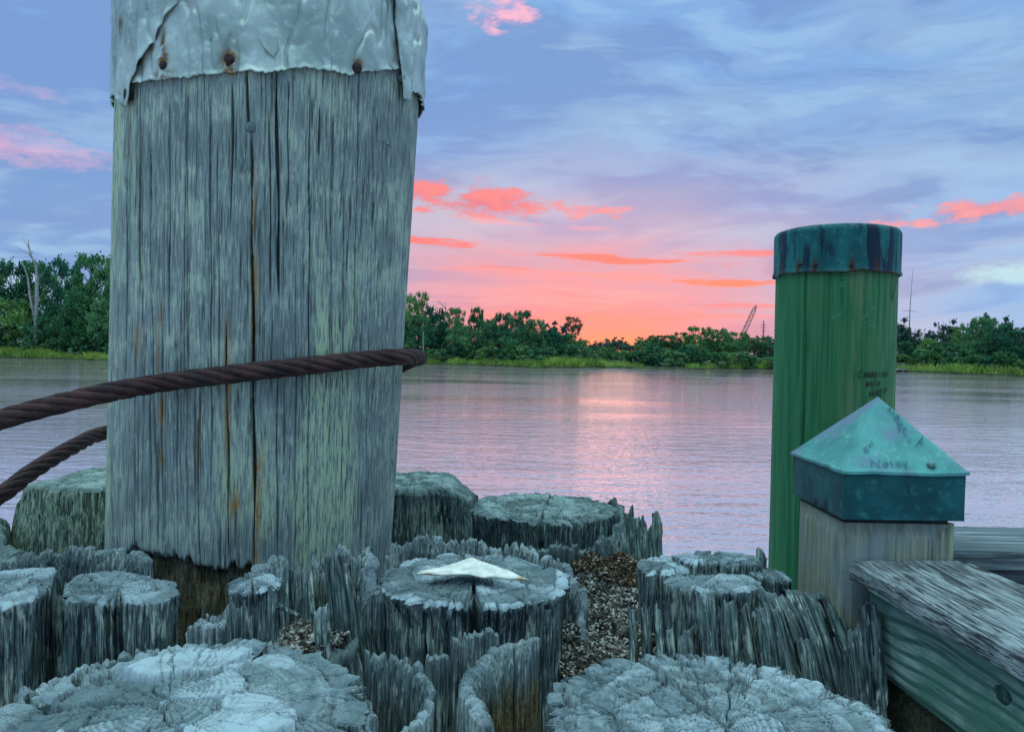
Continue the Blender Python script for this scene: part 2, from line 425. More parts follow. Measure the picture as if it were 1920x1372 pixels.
def plank_mat(name, lo, hi, axis, dark=(.03, .04, .045), dark_amt=.0, rings=0, tint=None, gs=150, patch=0):
    m, g, b = new_mat(name); p = pos(g)
    sc = [gs] * 3; sc[axis] = gs * .03
    gr = g.noise(g.mul(p, tuple(sc)), 1, 5, .62, .25)
    sc2 = [gs * .75] * 3; sc2[axis] = gs * .045
    br = g.noise(g.mul(p, tuple(sc2)), 1, 4, .6, .4); f = g.noise(p, 220, 3, .6); bl = g.noise(p, 14 if patch else 9, 4, .6)
    c = g.mix(g.ss(gr, .36, .62), lo, hi)
    sc4 = [gs * .9] * 3; sc4[axis] = gs * .006
    c = g.mix(g.ss(g.noise(g.mul(p, tuple(sc4), (4, 2, 7)), 1, 2, .6), .40, .30) * .75, c, tuple(v * .35 for v in lo))
    if rings:
        sp = g.node('ShaderNodeSeparateXYZ'); g.put(sp.inputs[0], p)
        sc3 = [9, 9, 9]; sc3[axis] = 3.2
        flow = g.noise(g.mul(p, tuple(sc3), (2, 5, 1)), 1, 2, .5)
        wv = g.m('SINE', X(g, sp.outputs[2]) * 420.0 + flow * 26.0 + gr * 1.2)
        c = g.mix(g.ss(wv, -.1, .9) * rings, c, dark)
    if tint: c = g.mix(g.ss(bl, .42, .62) * .8, c, tint)
    if dark_amt: c = g.mix(g.ss(br + (gr - .5) * 1.0 + (bl - .5) * patch, .46, .60) * dark_amt, c, dark)
    g.put(b.inputs['Base Color'], c); b.inputs['Roughness'].default_value = .88; b.inputs['Specular IOR Level'].default_value = .2
    bump(g, b, gr + f * .3, .8, .003); return m
RAILTOP = plank_mat('mossy_rail_board', (.12, .15, .16), (.38, .44, .46), 1, (.012, .020, .026), .9, gs=420, patch=.7)
RAILX = plank_mat('grey_rail_board', (.09, .12, .14), (.24, .29, .31), 0, (.02, .03, .035), .7)
RAILSIDE = plank_mat('green_rail_timber', (.18, .31, .26), (.40, .54, .47), 1, (.03, .11, .095), .2, .8, (.08, .22, .15))
POSTW = plank_mat('post_timber', (.17, .195, .14), (.38, .41, .29), 2, (.08, .09, .07), .4, 0, (.24, .30, .31))
DECK = plank_mat('deck_plank_wood', (.03, .035, .022), (.08, .085, .05), 0)

def leaf_mat(name, a, b_, tr=.25):
    m, g, b = new_mat(name); p = pos(g)
    oi = g.node('ShaderNodeObjectInfo')
    n = g.noise(p, .55, 3, .6); n2 = g.noise(p, 3.0, 2, .6)
    f = g.ss(n + (X(g, oi.outputs['Random']) - .5) * .45 + (n2 - .5) * .4, .30, .72)
    c = g.mix(f, a, b_)
    g.put(b.inputs['Base Color'], c); b.inputs['Roughness'].default_value = .6; b.inputs['Specular IOR Level'].default_value = .2
    t = g.node('ShaderNodeBsdfTranslucent'); g.put(t.inputs[0], c)
    mx = g.node('ShaderNodeMixShader'); mx.inputs[0].default_value = tr
    g.nt.links.new(b.outputs[0], mx.inputs[1]); g.nt.links.new(t.outputs[0], mx.inputs[2])
    g.nt.links.new(mx.outputs[0], g.nt.nodes['Material Output'].inputs[0]); return m
LEAF_D = leaf_mat('dark_leaves', (.022, .120, .068), (.105, .255, .100))
LEAF_M = leaf_mat('mid_leaves', (.040, .150, .060), (.150, .300, .085))
LEAF_S = leaf_mat('sparse_leaves', (.05, .09, .06), (.10, .14, .08))
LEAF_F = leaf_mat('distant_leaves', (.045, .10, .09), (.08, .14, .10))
GRASS = leaf_mat('marsh_grass_blades', (.17, .30, .06), (.42, .52, .11), .3)
BARK = flat_mat('grey_bark', (.10, .10, .09), .9, 0, .2, .4, 3, .3, .02)
DEADWOOD = flat_mat('bleached_dead_wood', (.25, .27, .27), .9, 0, .2, .4, 3, .3, .02)
SOIL = flat_mat('bank_soil', (.05, .07, .035), .95, 0, .1, .4, .6, .3, .05)
STEEL = flat_mat('painted_steel', (.16, .17, .18), .6, .2, .3, .3, 3, 0)
INK = flat_mat('black_marker_ink', (.006, .012, .012), .6, 0, .3, .2, 50, 0)
SCRATCH = flat_mat('pale_scratch', (.10, .30, .20), .8, 0, .2, .2, 50, 0)
INKB = flat_mat('faded_marker_ink', (.035, .15, .20), .6, 0, .3, .3, 80, 0)

def water_mat():
    m, g, b = new_mat('river_water'); p = pos(g); nt = g.nt
    w1 = g.noise(g.mul(p, (.5, 1.35, 1)), 1.2, 3, .55, .3)
    w2 = g.noise(g.mul(p, (2.2, 5.0, 1), (3, 1, 0)), 1.7, 2, .6)
    w3 = g.noise(g.mul(p, (.10, .30, 1)), .5, 2, .5)
    n = g.node('ShaderNodeBump'); g.put(n.inputs['Height'], w1 + w2 * .35)
    g.put(n.inputs['Strength'], g.ss(w3, .3, .6) * .4 + .18); n.inputs['Distance'].default_value = .085
    gl = g.node('ShaderNodeBsdfGlossy'); gl.inputs[0].default_value = (.95, .95, .96, 1); gl.inputs['Roughness'].default_value = .05
    di = g.node('ShaderNodeBsdfDiffuse'); di.inputs[0].default_value = (.45, .35, .40, 1)
    fr = g.node('ShaderNodeFresnel'); fr.inputs[0].default_value = 3.2
    for q in (gl, di, fr): nt.links.new(n.outputs[0], q.inputs['Normal'])
    mx = g.node('ShaderNodeMixShader'); g.put(mx.inputs[0], g.m('ADD', X(g, fr.outputs[0]) * .75, .30, clamp=True))
    nt.links.new(di.outputs[0], mx.inputs[1]); nt.links.new(gl.outputs[0], mx.inputs[2])
    nt.links.new(mx.outputs[0], nt.nodes['Material Output'].inputs[0]); nt.nodes.remove(b)
    return m
WATER = water_mat()

# ------------------------------------------------------------------ the setting: water, far bank
me = mesh_np('water', [(-900, -30, 0), (900, -30, 0), (900, 600, 0), (-900, 600, 0)], [[0, 1, 2, 3]], smooth=False)
tag(obj('water', me, WATER), kind='structure')
shore_px = [(-900, 650), (-400, 664), (0, 671), (120, 674), (205, 677), (500, 680), (770, 683), (900, 686), (1000, 690), (1160, 690),
            (1300, 693), (1450, 692), (1700, 697), (1800, 702), (1920, 706), (2400, 717), (2900, 727)]
shore = [Pz(x, y, 0.0) for x, y in shore_px]
SHX = np.array([p.x for p in shore]); SHY = np.array([p.y for p in shore])
def shore_y(x): return float(np.interp(x, SHX, SHY)) + .8 * float(n3(np.array(x * .35), 0., 0., 5))
xs = np.concatenate([[-2500], np.linspace(SHX[0], SHX[-1], 260), [2500]])
rows = [(-.4, -.4), (0.0, .02), (.35, .28), (3, .4), (12, .7), (60, 1.0), (400, 1.0), (4000, 1.0)]
vv = [(x, shore_y(min(max(x, SHX[0]), SHX[-1])) + d, z + (.06 * math.sin(x * 1.7) if 0 < z < .5 else 0)) for d, z in rows for x in xs]
tag(obj('river_bank', mesh_np('river_bank', vv, grid_quads(len(rows), len(xs))), SOIL), kind='structure')

# ------------------------------------------------------------------ weathered piles
ZB = -1.0                                            # foot of every pile, below the water
def axis_grid(N, seedless=None):
    return np.linspace(0, 2 * math.pi, N, endpoint=False)
def outline_fn(poly, r):
    if poly is None: return lambda th: np.full_like(th, r)
    p = np.array(poly, float); n = len(p); pts = []
    for i in range(n):
        a, b = p[i], p[(i + 1) % n]
        for t in np.linspace(0, 1, 24, endpoint=False): pts.append(a + (b - a) * t)
    pts = np.array(pts); an = np.unwrap(np.arctan2(pts[:, 1], pts[:, 0])); rr = np.hypot(pts[:, 0], pts[:, 1])
    o = np.argsort(an % (2 * math.pi)); an = (an % (2 * math.pi))[o]; rr = rr[o]
    an = np.concatenate([an - 2 * math.pi, an, an + 2 * math.pi]); rr = np.tile(rr, 3)
    def f(th):
        v = np.interp(th, an, rr); k = np.ones(5) / 5
        return np.convolve(np.concatenate([v[-2:], v, v[:2]]), k, 'valid')
    return f
def stump_mesh(name, cx, cy, ztop, r, seed, N=380, side=46, top=64, poly=None, cracks=(), tilt=(0, 0), lip=.004, groove=.0045,
               chunk=.0035, cell=.012, jag=.004, rimround=.004, deep=.30, zfoot=ZB, lobes=.05, hfun=None, sidecr=26, moss=0, flare=0.0, step=0.0, shift=(0, 0)):
    th = axis_grid(N); rng = np.random.RandomState(seed)
    r0 = outline_fn(poly, r)(th)
    r0 = r0 * (1 + lobes * fbm(np.cos(th) * 1.3, np.sin(th) * 1.3, 0., seed, 2))
    rag = jag * (n3(np.cos(th) * r / .012, np.sin(th) * r / .012, 3., seed + 4) + .6 * n3(np.cos(th) * r / .005, np.sin(th) * r / .005, 3., seed + 5))
    ccs = list(cracks)
    for i in range(sidecr):                          # small checks all round the side
        ccs.append((rng.uniform(0, 2 * math.pi), rng.uniform(.0022, .0045), rng.uniform(.005, .014), rng.uniform(.82, .96), rng.uniform(.04, .22)))
    for i in range(sidecr // 2 + 2 if top > 30 else 0): # long thin radial checks across the end
        ccs.append((rng.uniform(0, 2 * math.pi), rng.uniform(.0012, .0026), rng.uniform(.004, .012), rng.uniform(.08, .7), rng.uniform(.02, .06)))
    rows_v, eg, ms, tones = [], [], [], []
    zz = np.concatenate([[zfoot, zfoot + .6 * (ztop - deep - zfoot)], ztop - deep * (1 - np.linspace(0, 1, side)) ** 1.35])
    ct, snt = np.cos(th), np.sin(th)
    for i, z in enumerate(zz):
        dz = ztop - z; near = np.exp(-dz / .16)
        R = r0 + flare * min(dz, .4)
        gr = fbm(ct * r / .011, snt * r / .011, z / .09, seed + 1, 3); big = fbm(ct * r / .035, snt * r / .035, z / .16, seed + 2, 2)
        fl, fo = flutes(th, z, r, .011, seed + 30); fl2, fo2 = flutes(th, z, r, .0042, seed + 33)
        R = R - groove * (2.4 * fl + .8 * fl2) * (.7 + .5 * near) + groove * (.9 * fo + .35 * fo2) - groove * .5 * np.abs(gr) + groove * 1.2 * big
        lipz = np.exp(-(dz / (.016 + .008 * n3(ct * 6, snt * 6, 0., seed + 9))) ** 2)
        R = R + lip * lipz * (1 + .6 * gr)
        for (a, w, dp, rin, ln) in ccs:
            dth = (th - a - .02 * math.sin(z * 60 + a) + math.pi) % (2 * math.pi) - math.pi
            d = np.abs(dth) * r; taper = max(0, 1 - dz / ln) ** .5 if dz < ln else 0
            if taper: R = R - dp * taper * np.clip(1 - (d / (w * (.4 + .6 * taper))) ** 2, 0, 1)
        zr = z + (rag * np.exp(-dz / .02)) - rimround * np.exp(-dz / .003)
        if hfun is not None: zr = zr + hfun(ct * R, snt * R) * np.exp(-dz / .18)
        zr = zr + (tilt[0] * ct * R + tilt[1] * snt * R) * np.exp(-dz / .15)
        sx_, sy_ = shift[0] * min(max(dz, 0), .25), shift[1] * min(max(dz, 0), .25)
        rows_v.append(np.stack([cx + sx_ + ct * R, cy + sy_ + snt * R, zr], -1)); tones.append(np.full(N, .5)); eg.append(np.full(N, .9 * math.exp(-dz / .004))); ms.append(np.full(N, moss))
    Rt = R
    for rho in np.concatenate([1 - np.linspace(0, 1, top)[1:] ** 1.15]):
        rr = Rt * rho; X_, Y_ = ct * rr, snt * rr
        wx = X_ + .004 * fbm(X_ / .02, Y_ / .02, 0., seed + 20, 2); wy = Y_ + .004 * fbm(X_ / .02, Y_ / .02, 5., seed + 21, 2)
        rw = np.hypot(wx, wy) * r / np.maximum(r0, .4 * r); tw = np.arctan2(wy, wx) % (2 * math.pi)
        nc = max(7, int(2 * math.pi * .55 * r / (cell * 1.5))); nc2 = max(5, int(2 * math.pi * .5 * r / (cell * 4)))
        e, rid = vorp(rw / cell, tw / (2 * math.pi) * nc, nc, seed)
        e2, rid2 = vorp(rw / (cell * 3.0), tw / (2 * math.pi) * nc2, nc2, seed + 3)
        h = chunk * (rid - .5) * .8 - (chunk * .5 + .0012) * (1 - sst(e, 0, .16)) + step * .7 * (rid2 - .5) - (.009 + step * .4) * (1 - sst(e2, 0, .055))
        ring = np.sin(rw / .00058 * (1 + .12 * np.sin(rw * 90)) + 5 * n3(X_ / .045, Y_ / .045, 2., seed + 8)); tones.append(.55 * rid2 + .25 * rid + .20 * (.5 + .5 * ring)); h = h + .0007 * ring
        h = h + .0028 * fbm(X_ / .04, Y_ / .04, 1., seed + 6, 2)
        h = h + 0.0004 * n3(X_ / .005, Y_ / .005, 0., seed + 11)
        for (a, w, dp, rin, ln) in ccs:
            if rho <= rin: continue
            wob = .03 * math.sin(rho * 17 + a * 5) + .015 * math.sin(rho * 41 + a)
            dth = (th - a - wob + math.pi) % (2 * math.pi) - math.pi
            d = np.abs(dth) * rr; ww = max(w * ((rho - rin) / (1 - rin)) ** .6, .0008)
            h = h - min(dp * 1.6, .05) * ((rho - rin) / (1 - rin)) ** .4 * np.clip(1 - (d / ww) ** 2, 0, 1)
        near = math.exp(-(1 - rho) * r / .010)
        zr = ztop + h * (1 - near * .5) + rag * math.exp(-(1 - rho) * r / .012) - rimround * math.exp(-(1 - rho) * r / .004)
        if hfun is not None: zr = zr + hfun(X_, Y_)
        zr = zr + tilt[0] * X_ + tilt[1] * Y_
        rows_v.append(np.stack([cx + X_, cy + Y_, zr], -1)); eg.append(np.full(N, 1.)); ms.append(np.full(N, moss * .3))
    V = np.array(rows_v); nr = V.shape[0]
    return mesh_np(name, V.reshape(-1, 3), grid_quads(nr, N, True), {'endgrain': np.array(eg), 'moss': np.array(ms), 'tone': np.array(tones)})

def shell_mesh(name, cx, cy, r, t, a0, a1, prof, zb, seed, cell=.010, jag=.02, lean=0.0, notch=.03, rotin=0.0, grow=0.0, res=.0012, moss=0., round_=.0035, fa=0.0, fl=.05):
    """upright crust of sapwood: an arc of ragged, finger-like slats. angles in degrees, 0 = +x, 90 = +y; prof = [(fraction, top z)]"""
    cell, jag, t = cell * 1.45, jag * .75, t * 1.15
    rng = np.random.RandomState(seed)
    a0, a1 = math.radians(a0), math.radians(a1); L = abs(a1 - a0) * r
    ns = int(min(max(L / res, 60), 460)); s = np.linspace(0, 1, ns); sl = s * L
    edges = [0.]
    while edges[-1] < L: edges.append(edges[-1] + cell * rng.uniform(.45, 1.7))
    edges = np.array(edges); idx = np.clip(np.searchsorted(edges, sl, 'right') - 1, 0, len(edges) - 2)
    c = (edges[idx] + edges[idx + 1]) / 2; hw = (edges[idx + 1] - edges[idx]) / 2; u = (sl - c) / hw
    nf = len(edges)
    hc = rng.uniform(-.6, .25, nf)[idx] * jag + rng.choice([0, 0, 0, 0, -1.3], nf)[idx] * jag + .5 * jag * n3(sl / .035, 9., 0., seed)
    oc = rng.uniform(-.004, .003, nf)[idx]; nd = rng.uniform(.0, 1, nf)[idx] ** 2 * notch; t = t * 1.3
    tiltc = rng.uniform(-1, 1, nf)[idx] * jag * .55
    top = np.interp(s, [p[0] for p in prof], [p[1] for p in prof]) + hc + tiltc * u - round_ * u ** 4 - nd * sst(np.abs(u), .88, 1.0)
    kq = min(1, jag / .006); top = top + kq * (.004 * n3(sl / .004, 0., 0., seed) + .003 * n3(sl / .0022, 3., 0., seed))
    top = np.maximum(top, zb + .03)
    tf = (1 - .45 * np.abs(u) ** 5) * np.clip(np.minimum(sl, L - sl) / .006, .02, 1)
    tt = t * tf * (1 + .25 * n3(sl / .03, 3., 0., seed))
    th = a0 + (a1 - a0) * s; rb = r + oc - .005 * sst(np.abs(u), .6, 1.0)
    rb = rb + .006 * n3(sl / .05, 1., 1., seed + 3)
    rows, eg, rt, ms = [], [], [], []
    vo = 1 - (1 - np.linspace(0, 1, 34)) ** 1.7
    zref = np.interp(s, [p[0] for p in prof], [p[1] for p in prof])
    def rad(z, inner, thin):
        gn = fbm(np.cos(th) * r / .007, np.sin(th) * r / .007, z / .06, seed + (5 if inner else 1), 3)
        gn2 = fbm(np.cos(th) * r / .02, np.sin(th) * r / .02, z / .12, seed + (7 if inner else 8), 2)
        ln = lean * (z - zref) + grow * (zref - z)
        base = rb + ln + .0035 * gn2 + fa * (1 - np.exp(-np.maximum(zref - z, 0) / fl))
        f1, o1 = flutes(th, z, r, .0055, seed + 41 + inner); gn = np.abs(gn) * .5 + f1 * .8 - o1 * .5
        taper = 1 - .45 * np.exp(-(top - z) / .015)
        return base - (.0032 * np.abs(gn) if not inner else 0) if not inner else base - tt * taper * thin - .004 * gn
    for v in vo:
        z = zb + (top - zb) * v; R = rad(z, False, 1)
        rows.append(np.stack([cx + np.cos(th) * R, cy + np.sin(th) * R, z], -1)); eg.append(np.full(ns, .5 * v ** 14)); rt.append(np.zeros(ns)); ms.append(np.full(ns, moss * (1 - v ** 6)))
    Ro, Ri = rad(top, False, 1), rad(top, True, 1)
    for k in (.2, .5, .8):
        R = Ro + (Ri - Ro) * k; z = top + .003 * math.sin(k * math.pi) + .002 * n3(sl / .003, k * 7, 0., seed + 2)
        rows.append(np.stack([cx + np.cos(th) * R, cy + np.sin(th) * R, z], -1)); eg.append(np.full(ns, .85)); rt.append(np.zeros(ns)); ms.append(np.zeros(ns))
    for v in vo[::-1][::2]:
        z = zb + (top - zb) * v; R = rad(z, True, 1)
        rows.append(np.stack([cx + np.cos(th) * R, cy + np.sin(th) * R, z], -1)); eg.append(np.full(ns, .4 * v ** 14))
        rt.append(rotin * sst(top - z + .012 * n3(sl / .02, 0., 0., seed + 6), .015, .05)); ms.append(np.full(ns, moss * (1 - v ** 6)))
    V = np.array(rows)
    return mesh_np(name, V.reshape(-1, 3), grid_quads(V.shape[0], ns), {'endgrain': np.array(eg), 'rot': np.array(rt), 'moss': np.array(ms)})
Z = lambda rel: H + rel
def slab(tl, tr, bl, br, dt, db, th, seed, parent, mat, ext=1.35, jag=.008, bulge=0.0, name='slab', relief=1.0, turn=0.0):
    """one upright splinter of sapwood: corner points on the front face with their distances, real thickness th"""
    w2 = turn * .5
    TL, TR, BL, BR = [np.array(P(*q, d)) for q, d in ((tl, dt - w2), (tr, dt + w2), (bl, db - w2), (br, db + w2))]
    BL = TL + (BL - TL) * ext; BR = TR + (BR - TR) * ext
    W = np.linalg.norm(TR - TL) * .5 + np.linalg.norm(BR - BL) * .5; L = np.linalg.norm(BL - TL)
    nu, nv = int(np.clip(W / .0012, 14, 60)), 70
    v = (np.linspace(0, 1, nv) ** 1.3)[:, None]; al = np.linspace(0, 1, nu)[None, :]
    n = np.cross(TR - TL, BL - TL); n /= np.linalg.norm(n)
    if n @ (np.array(CAM) - TL) < 0: n = -n
    def pt(u): return (TL * (1 - u)[..., None] + TR * u[..., None]) * (1 - v)[..., None] + (BL * (1 - u)[..., None] + BR * u[..., None]) * v[..., None]
    def side(u, sgn):
        p = pt(u + 0 * v); s_ = u * W + 0 * v; l_ = v * L + 0 * u
        wob = .0025 * n3(l_ / .05, seed * 1.7, sgn, seed)
        g1 = np.abs(n3((s_ + wob) / .0055, l_ / .11, sgn, seed + 1)); g2 = np.abs(n3((s_ + wob) / .0023, l_ / .07, sgn, seed + 2)); g3 = n3(s_ / .012, l_ / .05, sgn, seed + 3)
        crack = np.clip(1 - np.abs(n3((s_ + wob) / .013, l_ / .25, sgn, seed + 6)) / .07, 0, 1)
        rel = relief * (-.0030 * (1 - g1) ** 3 - .0012 * (1 - g2) ** 2 + .0022 * g3 - .007 * crack)
        rnd = np.abs(2 * u - 1) ** 5 * (.42 * th)
        k = sgn * (th * .5 - rnd) + sgn * rel - (th * .5) + bulge * np.sin(np.pi * np.clip(v * 1.1, 0, 1))
        taper = np.exp(-l_ / .010) * th * .22
        p = p + (k - sgn * taper)[..., None] * n
        tp = jag * (n3(s_ / .008, 0., 1., seed + 4) + .6 * n3(s_ / .0032, 0., 2., seed + 5) - .8 * crack[:1])
        p[..., 2] += tp * np.exp(-l_ / .03)
        return p
    F = side(al, 1.0); B = side(al[:, ::-1], -1.0)
    R = np.concatenate([F, B], 1); m = R.shape[1]
    uu = np.concatenate([al, al[:, ::-1]], 1) * W + seed * .37; fb = np.stack([uu + 0 * v, np.concatenate([al * 0, al * 0 + th], 1) + 0 * v, -v * L + 0 * uu], -1); fb = np.concatenate([fb[:1], fb])
    mid = .5 * (R[:1] + np.concatenate([B[:1, ::-1], F[:1, ::-1]], 1)); mid[..., 2] += .0015
    V = np.concatenate([mid, R]); eg = np.concatenate([np.full((1, m), .8), (.6 * np.exp(-v * L / .006)) + np.zeros((1, m))])
    return obj(name, mesh_np(name, V.reshape(-1, 3), grid_quads(nv + 1, m, True), {'endgrain': eg, 'fibre': fb}), mat, parent)
def XY(px, d, py=1100):
    p = P(px, py, d); return p.x, p.y

# --- the tall mooring post
PX, PY = XY(496, 1.25, 655)
PR = .222
post = thing('mooring_post', 'tall grey weathered timber mooring post capped with nailed sheet metal', 'mooring post', (PX, PY, ZB))
def post_axis(z):                                    # leans a little to the right going up
    return PX + .034 * (z - H), PY
def post_R(z):
    return PR * (1 + .07 * np.clip((z - H), -.3, .7))
def pphi(px, py, extra=0.0):                         # picture point on the post -> (angle, z); angle 0 faces the camera, + to the right
    p = ray_cyl(px, py, post_axis(H + (655 - py) / 1450 * 1.02)[0], PY, float(post_R(H + (655 - py) / 1450 * 1.02)) + extra)
    return math.atan2(p.x - post_axis(p.z)[0], -(p.y - PY)), p.z
TOPZ = P(490, -25, 1.25).z
def build_post():
    pcr = []                                         # cracks: px at top, px at bottom, y0, y1, width, depth
    for a in [(240, 236, 190, 700, .004, .008), (262, 262, 180, 560, .003, .006), (277, 296, 230, 1000, .0035, .010), (318, 318, 190, 640, .003, .007),
              (349, 352, 160, 1000, .0016, .004), (393, 398, 170, 900, .0015, .004), (436, 434, 150, 420, .0022, .006), (463, 466, 130, 240, .0028, .008), (470, 478, 240, 1060, .0042, .016),
              (518, 524, 130, 560, .0036, .013), (505, 508, 200, 560, .0018, .005), (541, 541, 150, 380, .0016, .004), (580, 578, 180, 1050, .0026, .009), (598, 598, 200, 290, .003, .008),
              (622, 618, 170, 900, .0015, .004), (672, 664, 150, 620, .0024, .008), (645, 640, 160, 1000, .0013, .003), (700, 688, 200, 960, .0014, .004), (720, 712, 200, 900, .0014, .003),
              (424, 430, 600, 1050, .0026, .008), (371, 373, 780, 1040, .0020, .006), (303, 306, 560, 1020, .0028, .008), (520, 520, 700, 1050, .0014, .004), (555, 553, 500, 1050, .0013, .003),
              (283, 283, 700, 1040, .0030, .008), (255, 252, 640, 1010, .0024, .007), (740, 735, 300, 1000, .0014, .003), (410, 412, 420, 760, .0013, .003), (330, 332, 640, 1040, .0015, .004)]:
        p0, z0 = pphi(a[0], a[2]); p1, z1 = pphi(a[1], a[3]); pcr.append((p0, z0, p1, z1, a[4] * .85, a[5] * 1.5))
    th = list(np.linspace(-math.pi, math.pi, 260, endpoint=False)) + list(np.linspace(-1.45, 1.45, 520))
    for c in pcr:
        for p in (c[0], (c[0] + c[2]) / 2, c[2]):
            th += [p + k * c[4] / PR for k in (-1, -.5, -.2, 0, .2, .5, 1)]
    th = np.unique(np.round(np.array(th), 5)); N = len(th)
    zs = np.concatenate([[ZB, H - .8, H - .55], np.linspace(H - .42, TOPZ, 210)])
    ph = th[None, :]; z = zs[:, None] + 0 * ph
    ct, snt = np.sin(ph), np.cos(ph)
    R = post_R(z) * (1 + .012 * fbm(ct * 1.6, snt * 1.6, z * .9, 3, 2))
    R = R + .0035 * fbm(ct * 10, snt * 10, z * 1.6, 9, 3)
    gr = fbm(ct * PR / .006, snt * PR / .006, z / .12, 11, 3)
    fl, fo = flutes(ph + 0 * z, z, PR, .010, 77, .12); R = R - .0007 * np.abs(gr) - .0011 * fl + .0007 * fo
    rust = np.zeros_like(R)
    for (p0, z0, p1, z1, w, dp) in pcr:
        t = np.clip((z - z0) / (z1 - z0 + 1e-9), 0, 1); pc = p0 + (p1 - p0) * t + .0035 * np.sin(z * 31 + p0 * 9)
        pr = ((z - z0) / (z1 - z0)); tp = np.clip(np.minimum(pr, 1 - pr) * 9, 0, 1)
        d = np.abs(ph - pc) * PR; ww = w * (.55 + .45 * n3(z * 12, p0 * 7, 0., 4)) * (.4 + .6 * tp)
        R = R - dp * tp * np.clip(1 - (d / np.maximum(ww, .0007)) ** 2, 0, 1)
    def blob(px, py, wx, hz, amp=1.0):
        nonlocal rust
        p, zc = pphi(px, py); rust = np.maximum(rust, amp * np.exp(-(((ph - p) * PR) / wx) ** 2 - ((z - zc) / hz) ** 2))
    for b in [(478, 520, .004, .03), (477, 580, .004, .05), (476, 380, .003, .05, .7), (424, 660, .003, .05, .8), (427, 760, .004, .07), (428, 820, .003, .05, .8), (483, 890, .006, .035), (440, 945, .008, .018),
              (484, 965, .004, .03), (304, 770, .005, .022), (302, 860, .004, .012), (258, 640, .005, .022), (300, 590, .003, .02, .8), (225, 690, .003, .02, .7), (372, 830, .003, .04, .6), (480, 1040, .004, .04, .8), (240, 260, .004, .03, .5), (296, 660, .003, .04, .7)]: blob(*b)
    moss = .95 * sst(fbm(ct * 4.5 + 3, snt * 4.5, z * 2.2, 31, 3) + .45 * np.exp(-((ph - .75) / .4) ** 2) + .45 * np.exp(-((ph + .95) / .16) ** 2) + .3 * np.exp(-((z - H + .21) / .06) ** 2), .18, .62)
    # rotted-out foot, left of centre: a ragged edge with brown heart behind it
    ex = np.array([pphi(a, b)[0] for a, b in [(222, 1120), (236, 1040), (252, 1018), (285, 1032), (340, 1050), (400, 1056), (440, 1062), (478, 1066), (492, 1120)]])
    ez = np.array([pphi(a, b)[1] for a, b in [(222, 1120), (236, 1040), (252, 1018), (285, 1032), (340, 1050), (400, 1056), (440, 1062), (478, 1066), (492, 1180)]])
    edge = np.interp(th, ex, ez, left=H - 1.5, right=H - 1.5)[None, :] + .008 * n3(th * 22, 0., 0., 2)[None, :] + .003 * n3(th * 90, 0., 0., 6)[None, :]
    rotm = sst(edge - z, -.001, .006) * (edge > H - 1.2)
    R = R - rotm * (.014 + .016 * fbm(ct * 26, snt * 26, z * 22, 8, 4))
    R = R - .05 * sst(z, TOPZ - .07, TOPZ) ** 2
    ax = PX + .034 * (z - H)
    V = np.stack([ax + np.sin(ph) * R, PY - np.cos(ph) * R, z], -1)
    cap = np.stack([np.full(N, post_axis(TOPZ)[0]), np.full(N, PY), np.full(N, TOPZ)], -1)[None]
    V = np.concatenate([V, cap]); pad = lambda a: np.concatenate([a, a[-1:]])
    return mesh_np('shaft', V.reshape(-1, 3), grid_quads(V.shape[0], N, True), {'rust': pad(rust), 'moss': pad(moss), 'rot': pad(rotm * .9)})
obj('shaft', build_post(), WOOD_POST, post)

def sheet(name, left, rightp, bottom, off, seed, nu=150, nv=110, wr=.004, lift=(0, 0, 0), rusts=()):
    """a metal sheet wrapped on the post: left/right edges as [(z, angle)], bottom as [(angle, z)]; top at the crown"""
    u = np.linspace(0, 1, nu)[None, :]; v = np.linspace(0, 1, nv)[:, None]
    zt = TOPZ + .014; zn = zt + (min(b[1] for b in bottom) - zt) * v
    il = sorted(left); ir = sorted(rightp)
    pl = np.interp(zn, [a for a, _ in il], [b for _, b in il]); pr = np.interp(zn, [a for a, _ in ir], [b for _, b in ir])
    ph = pl + (pr - pl) * u
    ib = sorted(bottom); zb = np.interp(ph, [a for a, _ in ib], [b for _, b in ib]) + .0015 * n3(ph * 60, seed, 0., seed)
    z = zt + (zb - zt) * v
    wrk = fbm(np.sin(ph) * 5, np.cos(ph) * 5, z * 7, seed, 3); crease = np.abs(fbm(np.sin(ph) * 9 + z * 3, np.cos(ph) * 9, z * 9, seed + 4, 2))
    R = post_R(z) + off + wr * (wrk + .8) - wr * 1.5 * np.exp(-(crease / .07) ** 2) * .6
    e1, _ = vor2(ph * PR / .05 + .3 * wrk, z / .07, seed); e2, _ = vor2(ph * PR / .022, z / .03 + ph, seed + 2)
    R = R + wr * (1.1 * np.minimum(e1, .6) + .45 * np.minimum(e2, .5)) - wr * .5
    R = R + lift[0] * np.exp(-u / .05) + lift[1] * np.exp(-(1 - u) / .05) + lift[2] * np.exp(-(1 - v) / .04)
    sh = np.clip((z - (TOPZ - .075)) / .089, 0, 1); R = R - .062 * sh ** 2.2
    ax = PX + .034 * (z - H)
    rust = np.zeros_like(R)
    for (p, zc, w, hh) in rusts:
        rust = np.maximum(rust, np.exp(-(((ph - p) * PR) / w) ** 2 - ((z - zc) / hh) ** 2) * 1.6)
    V = np.stack([ax + np.sin(ph) * R, PY - np.cos(ph) * R, z], -1)
    o = obj(name, mesh_np(name, V.reshape(-1, 3), grid_quads(nv, nu)[:, ::-1], {'rust': np.clip(rust, 0, 1)}), METAL, post)
    md = o.modifiers.new('thickness', 'SOLIDIFY'); md.thickness = .0016; md.offset = -1
    return o
def zp(px, py): a, z = pphi(px, py, .01); return z, a
def pz(px, py): a, z = pphi(px, py, .01); return a, z
